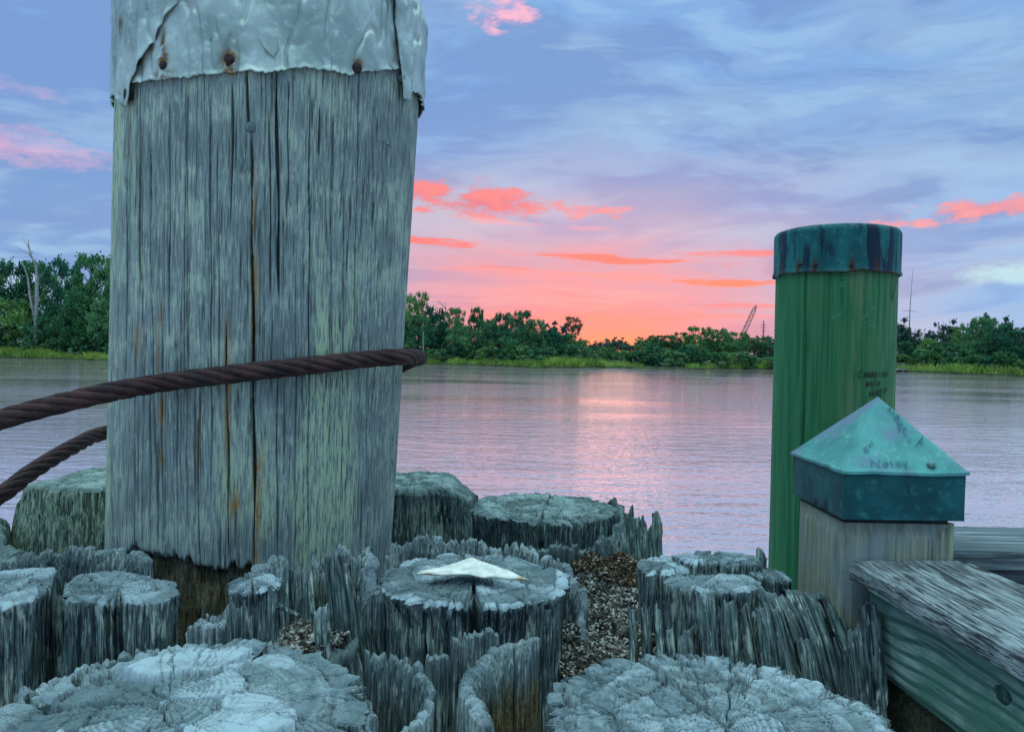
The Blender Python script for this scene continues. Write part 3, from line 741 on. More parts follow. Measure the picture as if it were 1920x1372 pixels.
nails = [(302, 121), (428, 109), (672, 128), (757, 146)]
rs = []
for (px, py, w, hh) in [(302, 112, .007, .016), (300, 90, .004, .022), (427, 106, .010, .013), (300, 138, .012, .006), (430, 132, .008, .005), (672, 120, .008, .008)]:
    a, z = pphi(px, py, .01); rs.append((a, z, w, hh))
front_b = [pz(*q) for q in [(236, 155), (262, 150), (305, 148), (330, 144), (380, 138), (452, 134), (462, 129), (500, 135), (535, 130), (552, 126), (580, 128), (625, 133), (658, 141), (672, 136), (700, 134), (752, 129)]]
FS = sheet('metal_sheet', [zp(300, 5), zp(270, 90), zp(236, 155)], [zp(752, 0), zp(752, 130)], front_b, .003, 3, nu=260, nv=110, wr=.0036, lift=(0, 0, .003), rusts=rs)
lrs = [(*pphi(231, 172, .01), .004, .012), (*pphi(222, 48, .01), .0035, .013)]
tipL = [pz(*q) for q in [(198, 178), (206, 176), (214, 184), (226, 195), (240, 197), (246, 170)]]
LS = sheet('metal_sheet', [(TOPZ + .02, -2.2), (H, -2.2)], [zp(338, -10), zp(330, 20), zp(308, 45), (zp(285, 95)), zp(262, 135), zp(246, 165), zp(240, 197)],
      [(-2.2, pphi(206, 176, .01)[1]), (-1.35, pphi(206, 176, .01)[1])] + tipL, .006, 8, wr=.0040, lift=(0, .004, 0), rusts=lrs)
tipR = [pz(*q) for q in [(742, 135), (748, 150), (752, 187), (769, 187), (770, 172)]]
RS = sheet('metal_sheet', [zp(728, -15), zp(736, 30), zp(743, 100), zp(748, 150), zp(752, 187)], [(TOPZ + .02, 2.2), (H, 2.2)],
      tipR + [(tipR[-1][0] + .03, pphi(771, 171, .01)[1]), (1.4, pphi(771, 166, .01)[1]), (2.2, pphi(771, 166, .01)[1])], .0055, 12, wr=.0050, lift=(.004, 0, 0))
zbk = pphi(771, 170, .01)[1]
sheet('metal_sheet', [(TOPZ + .02, 2.1), (H, 2.1)], [(TOPZ + .02, 2 * math.pi - 2.1), (H, 2 * math.pi - 2.1)], [(2.0, zbk), (4.3, zbk)], .004, 15, wr=.004)
def crown():
    nr, N = 14, 80; th = np.linspace(0, 2 * math.pi, N, endpoint=False)[None, :]; k = np.linspace(1, 0, nr)[:, None]
    R0 = float(post_R(np.array(TOPZ))) - .052; R = R0 * k
    z = TOPZ + .0145 + .018 * (1 - k ** 2) + .004 * fbm(np.cos(th) * k * 4, np.sin(th) * k * 4, 0., 5, 3) * (1 - k ** 6)
    V = np.stack([post_axis(TOPZ)[0] + np.cos(th) * R, PY + np.sin(th) * R, z + 0 * th], -1)
    return mesh_np('cap_top', V.reshape(-1, 3), grid_quads(nr, N, True), {})
obj('cap_top', crown(), METAL, post)
def nail(px, py, r, mat, extra=.012, squash=1.0, name='nail', par=None):
    a, z = pphi(px, py, extra)
    n, k = 14, 5; V = []
    nrm = Vector((math.sin(a), -math.cos(a), 0)); t = Vector((math.cos(a), math.sin(a), 0)); up = Vector((0, 0, 1))
    c = Vector((post_axis(z)[0], PY, z)) + nrm * (float(post_R(np.array(z))) + extra - .012)
    for q, (rr, hh) in enumerate([(.4, -.010), (1, .004), (1.02, .0055), (.8, .0068), (.35, .0075), (0.01, .0076)]):
        for i in range(n):
            b = 2 * math.pi * i / n; V.append(tuple(c + (t * math.cos(b) + up * math.sin(b) * squash) * r * rr + nrm * (hh + .0035)))
    return obj(name, mesh_np(name, V, grid_quads(6, n, True), {}), mat, par or post)
nail(302, 121, .0062, RUST_NAIL, .010, par=FS); nail(428, 109, .0066, RUST_NAIL, .010, par=FS); nail(672, 127, .0078, RUST_NAIL, .010, par=FS); nail(512, 90, .006, RUST_NAIL, .010, 1.2, par=FS)
nail(757, 146, .0045, GREY_NAIL, .013, 1.4, par=RS); nail(231, 176, .0042, RUST_NAIL, .013, 2.0, par=LS); nail(468, 237, .0068, GREY_NAIL, .004)
# torn flap of tin beside the fourth nail
def flap():
    q = [(482, 66), (500, 68), (522, 76), (524, 98), (512, 106), (497, 92)]
    V, off = [], (.010, .013, .020, .022, .010, .012)
    for (x, y), o_ in zip(q, off):
        a, z = pphi(x, y, .01); R = float(post_R(np.array(z))) + o_
        V.append((post_axis(z)[0] + math.sin(a) * R, PY - math.cos(a) * R, z))
    me = bpy.data.meshes.new('torn_flap'); me.from_pydata(V, [], [(0, 5, 1), (1, 5, 4), (1, 4, 2), (2, 4, 3)]); me.update()
    o = obj('torn_flap', me, METAL, post); md = o.modifiers.new('thickness', 'SOLIDIFY'); md.thickness = .0012
flap()
# splinter lifting from the face, twig-like sliver on the right
for (q, r) in [([(449, 322), (455, 312), (453, 300)], .003), ([(716, 264), (726, 276)], .002)]:
    mb = MB(); pts = []
    for i, (x, y) in enumerate(q):
        a, z = pphi(x, y); R = float(post_R(np.array(z))) + .002 + .003 * i; pts.append((post_axis(z)[0] + math.sin(a) * R, PY - math.cos(a) * R, z))
    mb.tube(pts, r, 5); mb.build('splinter', WOOD_POST, post)

# --- the wire rope sling round the post
def catmull(pts, n, closed=True):
    pts = np.array(pts, float); m = len(pts); out = []
    for i in range(m):
        p0, p1, p2, p3 = pts[(i - 1) % m], pts[i], pts[(i + 1) % m], pts[(i + 2) % m]
        for t in np.linspace(0, 1, n, endpoint=False):
            out.append(.5 * ((2 * p1) + (-p0 + p2) * t + (2 * p0 - 5 * p1 + 4 * p2 - p3) * t * t + (-p0 + 3 * p1 - 3 * p2 + p3) * t ** 3))
    return np.array(out)
def build_rope():
    CR = .0122
    pts = []
    for (x, y, d) in [(-330, 905, .90), (-150, 842, .905), (0, 787, .915), (110, 757, .93), (210, 734, .945)]: pts.append(P(x, y, d))
    def onpost(px, py): 
        a, z = pphi(px, py, CR + .003); R = float(post_R(np.array(z))) + CR + .005
        return Vector((post_axis(z)[0] + math.sin(a) * R, PY - math.cos(a) * R, z))
    for q in [(330, 714), (470, 697), (600, 683), (690, 673)]: pts.append(onpost(*q))
    pts.append(P(757, 669, 1.13)); pts.append(P(786, 671, 1.25)); pts.append(P(772, 676, 1.38))
    zr = P(772, 680, 1.40).z
    for a, zz in [(140, zr - .02), (180, zr - .055), (215, zr - .10)]:
        a = math.radians(a); R = PR + CR + .012; pts.append(Vector((PX + math.sin(a) * R, PY - math.cos(a) * R, zz)))
    for (x, y, d) in [(212, 808, 1.34), (140, 836, 1.23), (60, 884, 1.12), (0, 928, 1.05), (-150, 1010, .96), (-300, 990, .91)]: pts.append(P(x, y, d))
    path = catmull(pts, 40)
    seg = np.linalg.norm(np.roll(path, -1, 0) - path, axis=1); s = np.concatenate([[0], np.cumsum(seg)]); L = s[-1]
    n = 720; st = np.linspace(0, L, n, endpoint=False)
    pc = np.vstack([path, path[:1]]); C = np.stack([np.interp(st, s, pc[:, i]) for i in range(3)], -1)
    k = np.array([1, 2, 3, 2, 1.]) / 9
    C = np.stack([np.convolve(np.concatenate([C[-2:, i], C[:, i], C[:2, i]]), k, 'valid') for i in range(3)], -1)
    T = np.roll(C, -1, 0) - np.roll(C, 1, 0); T /= np.linalg.norm(T, axis=1)[:, None]
    up = np.array([0, 0, 1.]); U = up - T * (T @ up)[:, None]; U /= np.linalg.norm(U, axis=1)[:, None]; B = np.cross(T, U)
    turns = round(L / .165); rope = thing('wire_rope', 'thick rusty twisted wire rope looped round the tall mooring post', 'wire rope', tuple(C[0]))
    for j in range(6):
        ang = 2 * math.pi * (turns * st / L * LAY + j / 6)
        cs = C + (U * np.cos(ang)[:, None] + B * np.sin(ang)[:, None]) * CR * .63
        Ts = np.roll(cs, -1, 0) - np.roll(cs, 1, 0); Ts /= np.linalg.norm(Ts, axis=1)[:, None]
        u = U * np.cos(ang)[:, None] + B * np.sin(ang)[:, None]; u -= Ts * np.sum(u * Ts, 1)[:, None]; u /= np.linalg.norm(u, axis=1)[:, None]; b = np.cross(Ts, u)
        m = 36; al = np.linspace(0, 2 * math.pi, m, endpoint=False)[None, :]
        tw = 2 * math.pi * turns * 1.0 * (st / L)[:, None] * -LAY
        R = CR * .385 * (1 + .075 * np.cos(9 * al + 6 * tw))
        V = cs[:, None, :] + (u[:, None, :] * np.cos(al)[..., None] + b[:, None, :] * np.sin(al)[..., None]) * R[..., None]
        V = np.concatenate([V, V[:1]])
        obj('strand', mesh_np('strand', V.reshape(-1, 3), grid_quads(n + 1, m, True), {}), CABLE, rope)
LAY = 1
build_rope()

# --- cut-off piles of the cluster
def pile(label, cx, cy):
    return thing('pile_stump', label, 'pile stump', (cx, cy, ZB), 'cut off piles of the mooring cluster')
R_ = math.radians
# foreground left, broad and pale
cx, cy = XY(318, .615, 1320); t = pile('broad pale pile stump whose bleached top has curved splits, in front of the tall post', cx, cy)
hf = lambda x, y: .010 * np.exp(-((x - .015) ** 2 + (y - .02) ** 2) / .0032) - .012 * sst(y * -1, .03, .12) - .010 * sst(-x, .05, .13) + .014 * np.exp(-((x - .095) ** 2 + (y + .045) ** 2) / .0012)
obj('heartwood', stump_mesh('heartwood', cx, cy, Z(-.294), .150, 21, N=560, top=120, cracks=[(R_(75), .006, .03, .25, .1), (R_(165), .010, .03, .15, .1), (R_(268), .006, .03, .2, .15), (R_(318), .006, .02, .45, .1), (R_(205), .010, .02, .2, .1)], chunk=.0022, cell=.020, jag=.004, step=.011, hfun=hf), WOOD, t)
obj('sapwood_shell', shell_mesh('sapwood_shell', cx, cy, .163, .010, 40, 195, [(0, Z(-.318)), (.3, Z(-.299)), (.7, Z(-.304)), (1, Z(-.313))], Z(-.42), 22, cell=.008, jag=.006, notch=.008), WOOD, t)
obj('sapwood_shell', shell_mesh('sapwood_shell', cx, cy, .160, .014, -50, 35, [(0, Z(-.300)), (.6, Z(-.305)), (1, Z(-.33))], Z(-.50), 23, cell=.012, jag=.012, notch=.02), WOOD, t)
# foreground right, cracked like brick
cx, cy = XY(1362, .60, 1330); t = pile('broad pile stump with a radially cracked blue grey top and one deep dark split', cx, cy)
obj('heartwood', stump_mesh('heartwood', cx, cy, Z(-.290), .139, 31, N=560, top=120, cracks=[(R_(112), .0075, .05, .0, .12), (R_(255), .008, .05, .0, .12), (R_(30), .003, .012, .2, .1), (R_(60), .003, .012, .3, .1), (R_(140), .003, .014, .2, .1), (R_(170), .003, .014, .2, .1), (R_(200), .003, .012, .2, .1), (R_(352), .004, .014, .3, .1)], chunk=.0030, cell=.0135, jag=.003, tilt=(-.02, 0.02), step=.004), WOOD, t)
obj('sapwood_shell', shell_mesh('sapwood_shell', cx, cy, .152, .014, -30, 22, [(0, Z(-.305)), (.6, Z(-.300)), (1, Z(-.315))], Z(-.5), 33, cell=.014, jag=.008, notch=.015), WOOD, t)
# centre stump carrying the tin triangle
FX, FY = XY(888, .98, 1085); t = pile('round pile stump with a crusted rim and split front, carrying a metal triangle', FX, FY)
obj('heartwood', stump_mesh('heartwood', FX, FY, Z(-.290), .113, 41, N=520, top=90, side=60, cracks=[(R_(-86), .0085, .055, .25, .20), (R_(-118), .005, .02, .9, .18), (R_(-55), .005, .022, .9, .18), (R_(-40), .004, .016, .9, .14), (R_(-140), .004, .016, .9, .16), (R_(-72), .003, .012, .9, .12), (R_(-103), .003, .013, .9, .15)], lip=.0085, chunk=.0018, cell=.012, jag=.002, groove=.0055), WOOD, t)
obj('sapwood_shell', shell_mesh('sapwood_shell', FX, FY + .015, .152, .012, 38, 150, [(0, Z(-.296)), (.25, Z(-.290)), (.6, Z(-.281)), (.85, Z(-.275)), (1, Z(-.285))], Z(-.55), 42, cell=.010, jag=.010, notch=.018), WOOD, t)
obj('sapwood_shell', shell_mesh('sapwood_shell', FX, FY, .146, .012, -5, 36, [(0, Z(-.40)), (.5, Z(-.315)), (1, Z(-.283))], Z(-.60), 43, cell=.012, jag=.012), WOOD, t)
obj('sapwood_shell', shell_mesh('sapwood_shell', FX - .012, FY, .146, .012, -104, -68, [(0, Z(-.335)), (.35, Z(-.318)), (.75, Z(-.312)), (1, Z(-.322))], Z(-.60), 44, cell=.014, jag=.010, notch=.02), WOOD, t)
# right stump in separate blocks with a sloping crust
OX, OY = XY(1335, 1.01, 1075); t = pile('pile stump split into several blocks with a ragged crust sloping down towards the rail', OX, OY)
def block(poly, zt, seed, tl=(0, 0), **k):
    c = np.mean(np.array(poly), 0); pl = [(a - c[0], b - c[1]) for a, b in poly]
    kw = dict(N=300, top=46, side=40, lip=.003, groove=.0035, chunk=.0018, cell=.012, jag=.002, lobes=.02, sidecr=10); kw.update(k)
    r = float(np.mean([math.hypot(*q) for q in pl]))
    return stump_mesh('block', c[0], c[1], zt, r, seed, poly=pl, tilt=tl, **kw)
def pxpoly(q, zt): return [tuple(Pz(a, b, zt).xy) for a, b in q]
for i, (q, zr, tl) in enumerate([([(1200, 1048), (1245, 1036), (1285, 1050), (1290, 1068), (1210, 1072)], -.281, (0, 0)),
                  ([(1262, 1036), (1335, 1030), (1345, 1052), (1300, 1055)], -.272, (0, 0)), ([(1340, 1030), (1418, 1038), (1425, 1052), (1350, 1054)], -.274, (0, 0)),
                  ([(1243, 1076), (1300, 1062), (1380, 1064), (1425, 1086), (1400, 1104), (1320, 1106), (1250, 1092)], -.288, (0, 0)),
                  ([(1350, 1058), (1420, 1056), (1432, 1078), (1390, 1068)], -.287, (0, 0)), ([(1425, 1062), (1470, 1062), (1482, 1082), (1440, 1090)], -.290, (-.2, 0))]):
    obj('block', block(pxpoly(q, Z(zr)), Z(zr), 60 + i, tl), WOOD, t)
mb = MB(); a = P(1425, 1075, 1.04); mb.tube([a - Vector((0, 0, .02)), P(1428, 1048, 1.04), P(1424, 1032, 1.04), P(1420, 1028, 1.04)], [.008, .007, .005, .002], 7); mb.build('splinter', WOOD, t, True)
HS = lambda *a, **k: obj('sapwood_shell', shell_mesh('sapwood_shell', *a, **k), WOOD, t)
for k, (tl, tr, bl, br, dt, db, th, bg) in enumerate([
        ((1305, 1119), (1347, 1115), (1318, 1245), (1356, 1245), .915, .885, .014, .004), ((1350, 1134), (1384, 1130), (1355, 1250), (1397, 1250), .912, .880, .014, .004),
        ((1388, 1142), (1408, 1138), (1400, 1262), (1436, 1262), .912, .878, .014, .004), ((1418, 1142), (1450, 1134), (1432, 1272), (1470, 1272), .915, .878, .015, .004),
        ((1446, 1142), (1470, 1138), (1466, 1290), (1503, 1290), .918, .874, .015, .004), ((1425, 1096), (1495, 1116), (1470, 1296), (1545, 1296), .945, .892, .022, .006),
        ((1494, 1192), (1528, 1188), (1510, 1298), (1546, 1298), .910, .872, .013, .003), ((1478, 1098), (1540, 1112), (1543, 1320), (1590, 1320), .962, .885, .022, .012),
        ((1538, 1108), (1562, 1122), (1582, 1316), (1600, 1316), .968, .892, .020, .012), ((1556, 1112), (1592, 1152), (1592, 1316), (1612, 1316), .978, .900, .020, .010),
        ((1588, 1180), (1626, 1172), (1602, 1310), (1640, 1310), .915, .880, .018, .004), ((1614, 1142), (1645, 1128), (1630, 1345), (1655, 1345), .905, .868, .016, .004),
        ((1640, 1130), (1662, 1160), (1650, 1345), (1674, 1345), .908, .870, .015, .003), ((1178, 1148), (1196, 1144), (1180, 1250), (1202, 1250), .925, .905, .013, .002),
        ((1200, 1146), (1222, 1140), (1204, 1250), (1232, 1250), .930, .905, .013, .002), ((1226, 1138), (1244, 1132), (1232, 1255), (1254, 1255), .935, .905, .012, .002),
        ((1250, 1170), (1268, 1166), (1252, 1260), (1274, 1260), .920, .900, .012, .002), ((1272, 1182), (1306, 1176), (1272, 1262), (1312, 1262), .905, .890, .013, .002)]):
    st_ = .010 * ((k * 7) % 3 - 1); sm = k == 7
    slab(tl, (tr[0] - 4, tr[1]), bl, (br[0] - 5, br[1]), dt + st_, db + st_, th * 1.15, 700 + k, t, WOOD_SLAB, bulge=bg, jag=.002 if sm else .006, relief=.25 if sm else .7)
obj('core', stump_mesh('core', OX + .020, OY + .015, Z(-.322), .082, 75, N=240, side=30, top=30, groove=.006, rimround=.004, lip=0, jag=.004, cell=.02, flare=.30), WOOD_DARK, t)
# back right stump with jagged crust
EX, EY = XY(1022, 1.45, 955); t = pile('flat topped pile stump with a saw toothed crust beside open water', EX, EY)
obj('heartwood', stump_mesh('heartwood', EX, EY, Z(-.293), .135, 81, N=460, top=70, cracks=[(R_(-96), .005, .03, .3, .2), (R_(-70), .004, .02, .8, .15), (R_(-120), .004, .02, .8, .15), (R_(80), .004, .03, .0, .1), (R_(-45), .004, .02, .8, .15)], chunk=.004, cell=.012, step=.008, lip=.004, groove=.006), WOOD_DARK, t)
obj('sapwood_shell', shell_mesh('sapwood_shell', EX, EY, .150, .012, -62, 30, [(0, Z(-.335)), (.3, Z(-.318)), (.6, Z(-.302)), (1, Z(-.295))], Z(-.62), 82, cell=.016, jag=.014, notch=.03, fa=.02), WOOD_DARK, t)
for k, (tl, tr, bl, br, dt, db, th) in enumerate([((1150, 952), (1172, 956), (1152, 1075), (1180, 1075), 1.44, 1.40, .022), ((1170, 958), (1188, 952), (1174, 1075), (1196, 1075), 1.43, 1.39, .020), ((1186, 955), (1204, 966), (1190, 1075), (1212, 1075), 1.42, 1.38, .020),
        ((1202, 972), (1216, 984), (1208, 1075), (1226, 1075), 1.41, 1.38, .018), ((1215, 992), (1228, 990), (1218, 1075), (1232, 1075), 1.41, 1.38, .016), ((1227, 962), (1243, 978), (1228, 1075), (1246, 1075), 1.42, 1.39, .018)]):
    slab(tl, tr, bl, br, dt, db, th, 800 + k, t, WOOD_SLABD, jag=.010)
obj('sapwood_shell', shell_mesh('sapwood_shell', EX, EY - .03, .160, .012, -125, -62, [(0, Z(-.345)), (.4, Z(-.325)), (.7, Z(-.318)), (1, Z(-.34))], Z(-.62), 83, cell=.014, jag=.012, notch=.03), WOOD_DARK, t)
# stump behind the post, right
cx, cy = XY(775, 1.70, 900); t = pile('dark rounded pile stump just behind the tall post on its sunset side', cx, cy)
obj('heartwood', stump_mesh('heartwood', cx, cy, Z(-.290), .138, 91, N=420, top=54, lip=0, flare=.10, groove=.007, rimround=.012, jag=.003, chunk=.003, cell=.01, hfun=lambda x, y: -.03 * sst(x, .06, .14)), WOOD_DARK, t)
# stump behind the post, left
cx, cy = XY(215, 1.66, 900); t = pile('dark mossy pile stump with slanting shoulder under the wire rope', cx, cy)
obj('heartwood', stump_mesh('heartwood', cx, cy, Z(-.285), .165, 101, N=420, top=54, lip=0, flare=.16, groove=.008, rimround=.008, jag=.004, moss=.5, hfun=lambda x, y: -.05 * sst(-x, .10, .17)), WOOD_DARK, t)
obj('sapwood_shell', shell_mesh('sapwood_shell', cx + .02, cy - .06, .215, .03, 188, 262, [(0, Z(-.37)), (.3, Z(-.345)), (.5, Z(-.36)), (1, Z(-.40))], Z(-.75), 102, cell=.05, jag=.02, notch=.03, lean=-.3, moss=.7), WOOD_DARK, t)
# split pile at the left edge: two blocks and a crust behind them
cx, cy = XY(105, .935, 1095); t = pile('pile stump split in two blocks by a wide gap beside the tall post', cx, cy)
obj('block', block(pxpoly([(122, 1090), (150, 1074), (230, 1068), (325, 1090), (338, 1108), (300, 1122), (200, 1126), (122, 1118)], Z(-.288)), Z(-.288), 111, (0, 0), N=380, top=60, flare=.03, cracks=[(R_(-95), .005, .02, .85, .2), (R_(-60), .004, .02, .85, .2), (R_(-135), .004, .02, .85, .2)], step=.006), WOOD, t)
obj('block', block(pxpoly([(-110, 1085), (-40, 1070), (60, 1066), (105, 1068), (92, 1092), (62, 1124), (0, 1140), (-100, 1130)], Z(-.288)), Z(-.288), 112, (.03, 0), N=380, top=60, flare=.02, step=.008), WOOD, t)
obj('sapwood_shell', shell_mesh('sapwood_shell', cx - .02, cy - .03, .158, .016, 48, 135, [(0, Z(-.288)), (.4, Z(-.282)), (1, Z(-.284))], Z(-.5), 113, cell=.010, jag=.005, notch=.008), WOOD, t)
obj('sapwood_shell', shell_mesh('sapwood_shell', cx - .02, cy - .02, .160, .014, 215, 262, [(0, Z(-.31)), (.5, Z(-.33)), (1, Z(-.36))], Z(-.6), 115, cell=.02, jag=.012, notch=.03, moss=.7), WOOD, t)
obj('core', stump_mesh('core', cx, cy - .01, Z(-.42), .12, 114, N=120, side=8, top=10, sidecr=0), WOOD_DARK, t)
# hollow pile between the post and the centre stump
HX, HY = XY(548, .905, 1120); t = pile('hollow rotted pile with tall splintered walls at the right foot of the tall post', HX, HY)
HS = lambda *a, **k: obj('sapwood_shell', shell_mesh('sapwood_shell', *a, **k), WOOD, t)
HS(HX, HY, .108, .018, 14, 122, [(0, Z(-.272)), (.2, Z(-.258)), (.4, Z(-.266)), (.6, Z(-.276)), (.8, Z(-.290)), (1, Z(-.295))], Z(-.60), 121, cell=.012, jag=.022, notch=.03, rotin=.2)
for k, (tl, tr, bl, br, dt, db, th, bg) in enumerate([((604, 1047), (633, 1034), (622, 1250), (664, 1260), .935, .880, .018, .003), ((634, 1062), (650, 1050), (660, 1275), (680, 1280), .955, .885, .016, .003), ((650, 1046), (674, 1038), (676, 1290), (697, 1290), .965, .895, .018, .004),
        ((674, 1042), (692, 1034), (692, 1290), (710, 1290), .980, .905, .018, .004), ((690, 1078), (708, 1098), (704, 1290), (722, 1290), .990, .915, .016, .003), ((584, 1136), (614, 1130), (588, 1230), (618, 1230), .862, .850, .018, .002), ((560, 1064), (582, 1056), (566, 1180), (590, 1180), .955, .925, .014, .002),
        ((470, 1116), (515, 1104), (476, 1215), (518, 1215), .872, .855, .022, .002), ((510, 1075), (540, 1066), (512, 1190), (542, 1190), .925, .905, .016, .002), ((538, 1060), (560, 1072), (540, 1180), (562, 1180), .945, .925, .014, .002)]):
    slab(tl, tr, bl, br, dt, db, th, 900 + k, t, WOOD_SLAB, bulge=bg, jag=.008, relief=.7)
HS(HX, HY, .110, .012, 176, 246, [(0, Z(-.326)), (.3, Z(-.320)), (.7, Z(-.303)), (1, Z(-.297))], Z(-.60), 123, cell=.008, jag=.006, notch=.010)
HS(HX - .03, HY + .05, .040, .030, 90, 250, [(0, Z(-.270)), (.5, Z(-.274)), (1, Z(-.278))], Z(-.50), 128, cell=.014, jag=.004, notch=.006)
obj('core', stump_mesh('core', HX, HY, Z(-.345), .075, 124, N=120, side=8, top=16, sidecr=0), WOOD_DARK, t)
obj('block', block(pxpoly([(428, 1086), (465, 1070), (522, 1078), (520, 1098), (470, 1106), (432, 1102)], Z(-.276)), Z(-.276), 133), WOOD, t)
for k, q in enumerate([((342, 1180), (384, 1158), (345, 1230), (386, 1230)), ((382, 1160), (432, 1140), (384, 1230), (434, 1230)), ((430, 1142), (480, 1126), (432, 1230), (482, 1230))]):
    slab(*q, .865, .850, .014, 940 + k, t, WOOD_SLAB, jag=.006, relief=.6)
mb = MB(); mb.tube([(HX - .006, HY - .04, Z(-.292)), (HX + .02, HY - .035, Z(-.306))], [.003, .002], 5); mb.build('splinter', WOOD, t)
# two thin-walled hollow fragments in the foreground
LX, LY = XY(712, .69, 1290); t = pile('thin curved pile fragment beside the broad pale stump', LX, LY)
obj('sapwood_shell', shell_mesh('sapwood_shell', LX, LY, .047, .009, -62, 118, [(0, Z(-.335)), (.25, Z(-.318)), (.5, Z(-.302)), (.75, Z(-.294)), (1, Z(-.288))], Z(-.62), 131, cell=.009, jag=.008, notch=.012, rotin=.2), WOOD, t)
obj('core', stump_mesh('core', LX, LY, Z(-.40), .042, 132, N=80, side=8, top=10, sidecr=0), WOOD_DARK, t)
MX, MY = XY(972, .685, 1290); t = pile('hollow curved pile fragment with a brown rotten inside', MX, MY)
obj('sapwood_shell', shell_mesh('sapwood_shell', MX, MY, .048, .016, 62, 232, [(0, Z(-.272)), (.2, Z(-.278)), (.45, Z(-.288)), (.7, Z(-.305)), (1, Z(-.325))], Z(-.62), 141, cell=.012, jag=.0018, notch=.004, rotin=1.0, round_=.001), WOOD, t)
obj('core', stump_mesh('core', MX, MY, Z(-.44), .040, 142, N=80, side=8, top=10, sidecr=0), WOOD_DARK, t)
for i, (px, d, rel, r_) in enumerate([(655, .62, -.345, .028), (745, .60, -.36, .03)]):
    x, y = XY(px, d, 1372); t = pile(['low knobbly stub between the broad pale stump and the thin curved fragment', 'low ragged stub in front of the thin curved fragment'][i], x, y)
    obj('heartwood', stump_mesh('heartwood', x, y, Z(rel), r_, 150 + i, N=160, side=26, top=24, sidecr=6, jag=.006, lobes=.15), WOOD, t)
# sunken pile under the bark chips
DX, DY = XY(1128, 1.10, 1180); t = pile('sunken rotten pile buried under bark chips between two stumps', DX, DY)
obj('heartwood', stump_mesh('heartwood', DX, DY, Z(-.40), .12, 161, N=160, side=12, top=20, sidecr=0, lobes=.1), WOOD_DARK, t)

# bark chips lying in the gaps
def chips(name, cx, cy, rx, ry, zf, n, seed, s0, s1, mat, label):
    rng = np.random.RandomState(seed); V, F = [], []
    base = np.array([(-1, -1, -1), (1, -1, -1), (1, 1, -1), (-1, 1, -1), (-.8, -.7, 1), (.9, -.8, 1), (.7, .8, 1), (-.9, .6, 1)], float)
    fc = np.array([(0, 3, 2, 1), (4, 5, 6, 7), (0, 1, 5, 4), (1, 2, 6, 5), (2, 3, 7, 6), (3, 0, 4, 7)])
    for i in range(n):
        a = rng.uniform(0, 2 * math.pi); q = math.sqrt(rng.uniform(0, 1)); x, y = cx + rx * q * math.cos(a), cy + ry * q * math.sin(a)
        s = rng.uniform(s0, s1); p = base * np.array([s * rng.uniform(.6, 1.8), s * rng.uniform(.4, .9), s * rng.uniform(.12, .4)]) * (1 + rng.uniform(-.25, .25, (8, 3)))
        e = rng.uniform(0, 6.28, 3); e[:2] = rng.normal(0, .6, 2)
        p = p @ np.array(Matrix.Rotation(e[0], 3, 'X') @ Matrix.Rotation(e[1], 3, 'Y') @ Matrix.Rotation(e[2], 3, 'Z'))
        F.append(fc + len(V) * 8); V.append(p + np.array([x, y, zf(x, y) + rng.uniform(-.002, .006)]))
    V = np.concatenate(V); tone = np.repeat(rng.uniform(0, 1, n), 8)
    return tag(obj(name, mesh_np(name, V, np.concatenate(F), {'tone': tone}, smooth=False), mat), label, 'wood debris', kind='stuff')
def chip_mat(name, a, b_, c_):
    m, g, b = new_mat(name); t = g.attr('tone')
    c = g.mix(g.ss(t, .2, .6), a, b_); c = g.mix(g.ss(t, .60, .92), c, c_)
    g.put(b.inputs['Base Color'], c); b.inputs['Roughness'].default_value = .9; b.inputs['Specular IOR Level'].default_value = .15; return m
CHIP = chip_mat('bark_chip', (.05, .042, .032), (.17, .165, .140), (.46, .47, .43))
CHIPB = chip_mat('brown_bark_chip', (.030, .020, .012), (.075, .050, .028), (.26, .22, .17))
mound = lambda x, y: Z(-.372) + .030 * math.exp(-((x - DX - .02) ** 2 + (y - DY - .10) ** 2) / .006) + .012 * math.sin(x * 60) * math.sin(y * 55) - .25 * max(0, DY - .10 - y)
chips('bark_chips', DX + .005, DY - .04, .105, .17, mound, 8000, 5, .0014, .0034, CHIP, 'pale bark chips filling the gap behind the centre stump')
chips('bark_chips', DX + .035, DY + .12, .07, .08, lambda x, y: mound(x, y) + .012, 3000, 6, .0010, .0026, CHIPB, 'brown mossy bark crumbs at the foot of the saw toothed stump')
chips('bark_chips', HX + .012, HY - .015, .055, .055, lambda x, y: Z(-.338), 1400, 7, .0014, .0035, CHIP, 'bark chips lying inside the hollow pile')
x, y = XY(708, .80, 1250)
chips('bark_chips', x, y, .03, .07, lambda x, y: Z(-.385), 700, 8, .002, .005, CHIP, 'bark chips in the slot beside the thin curved fragment')

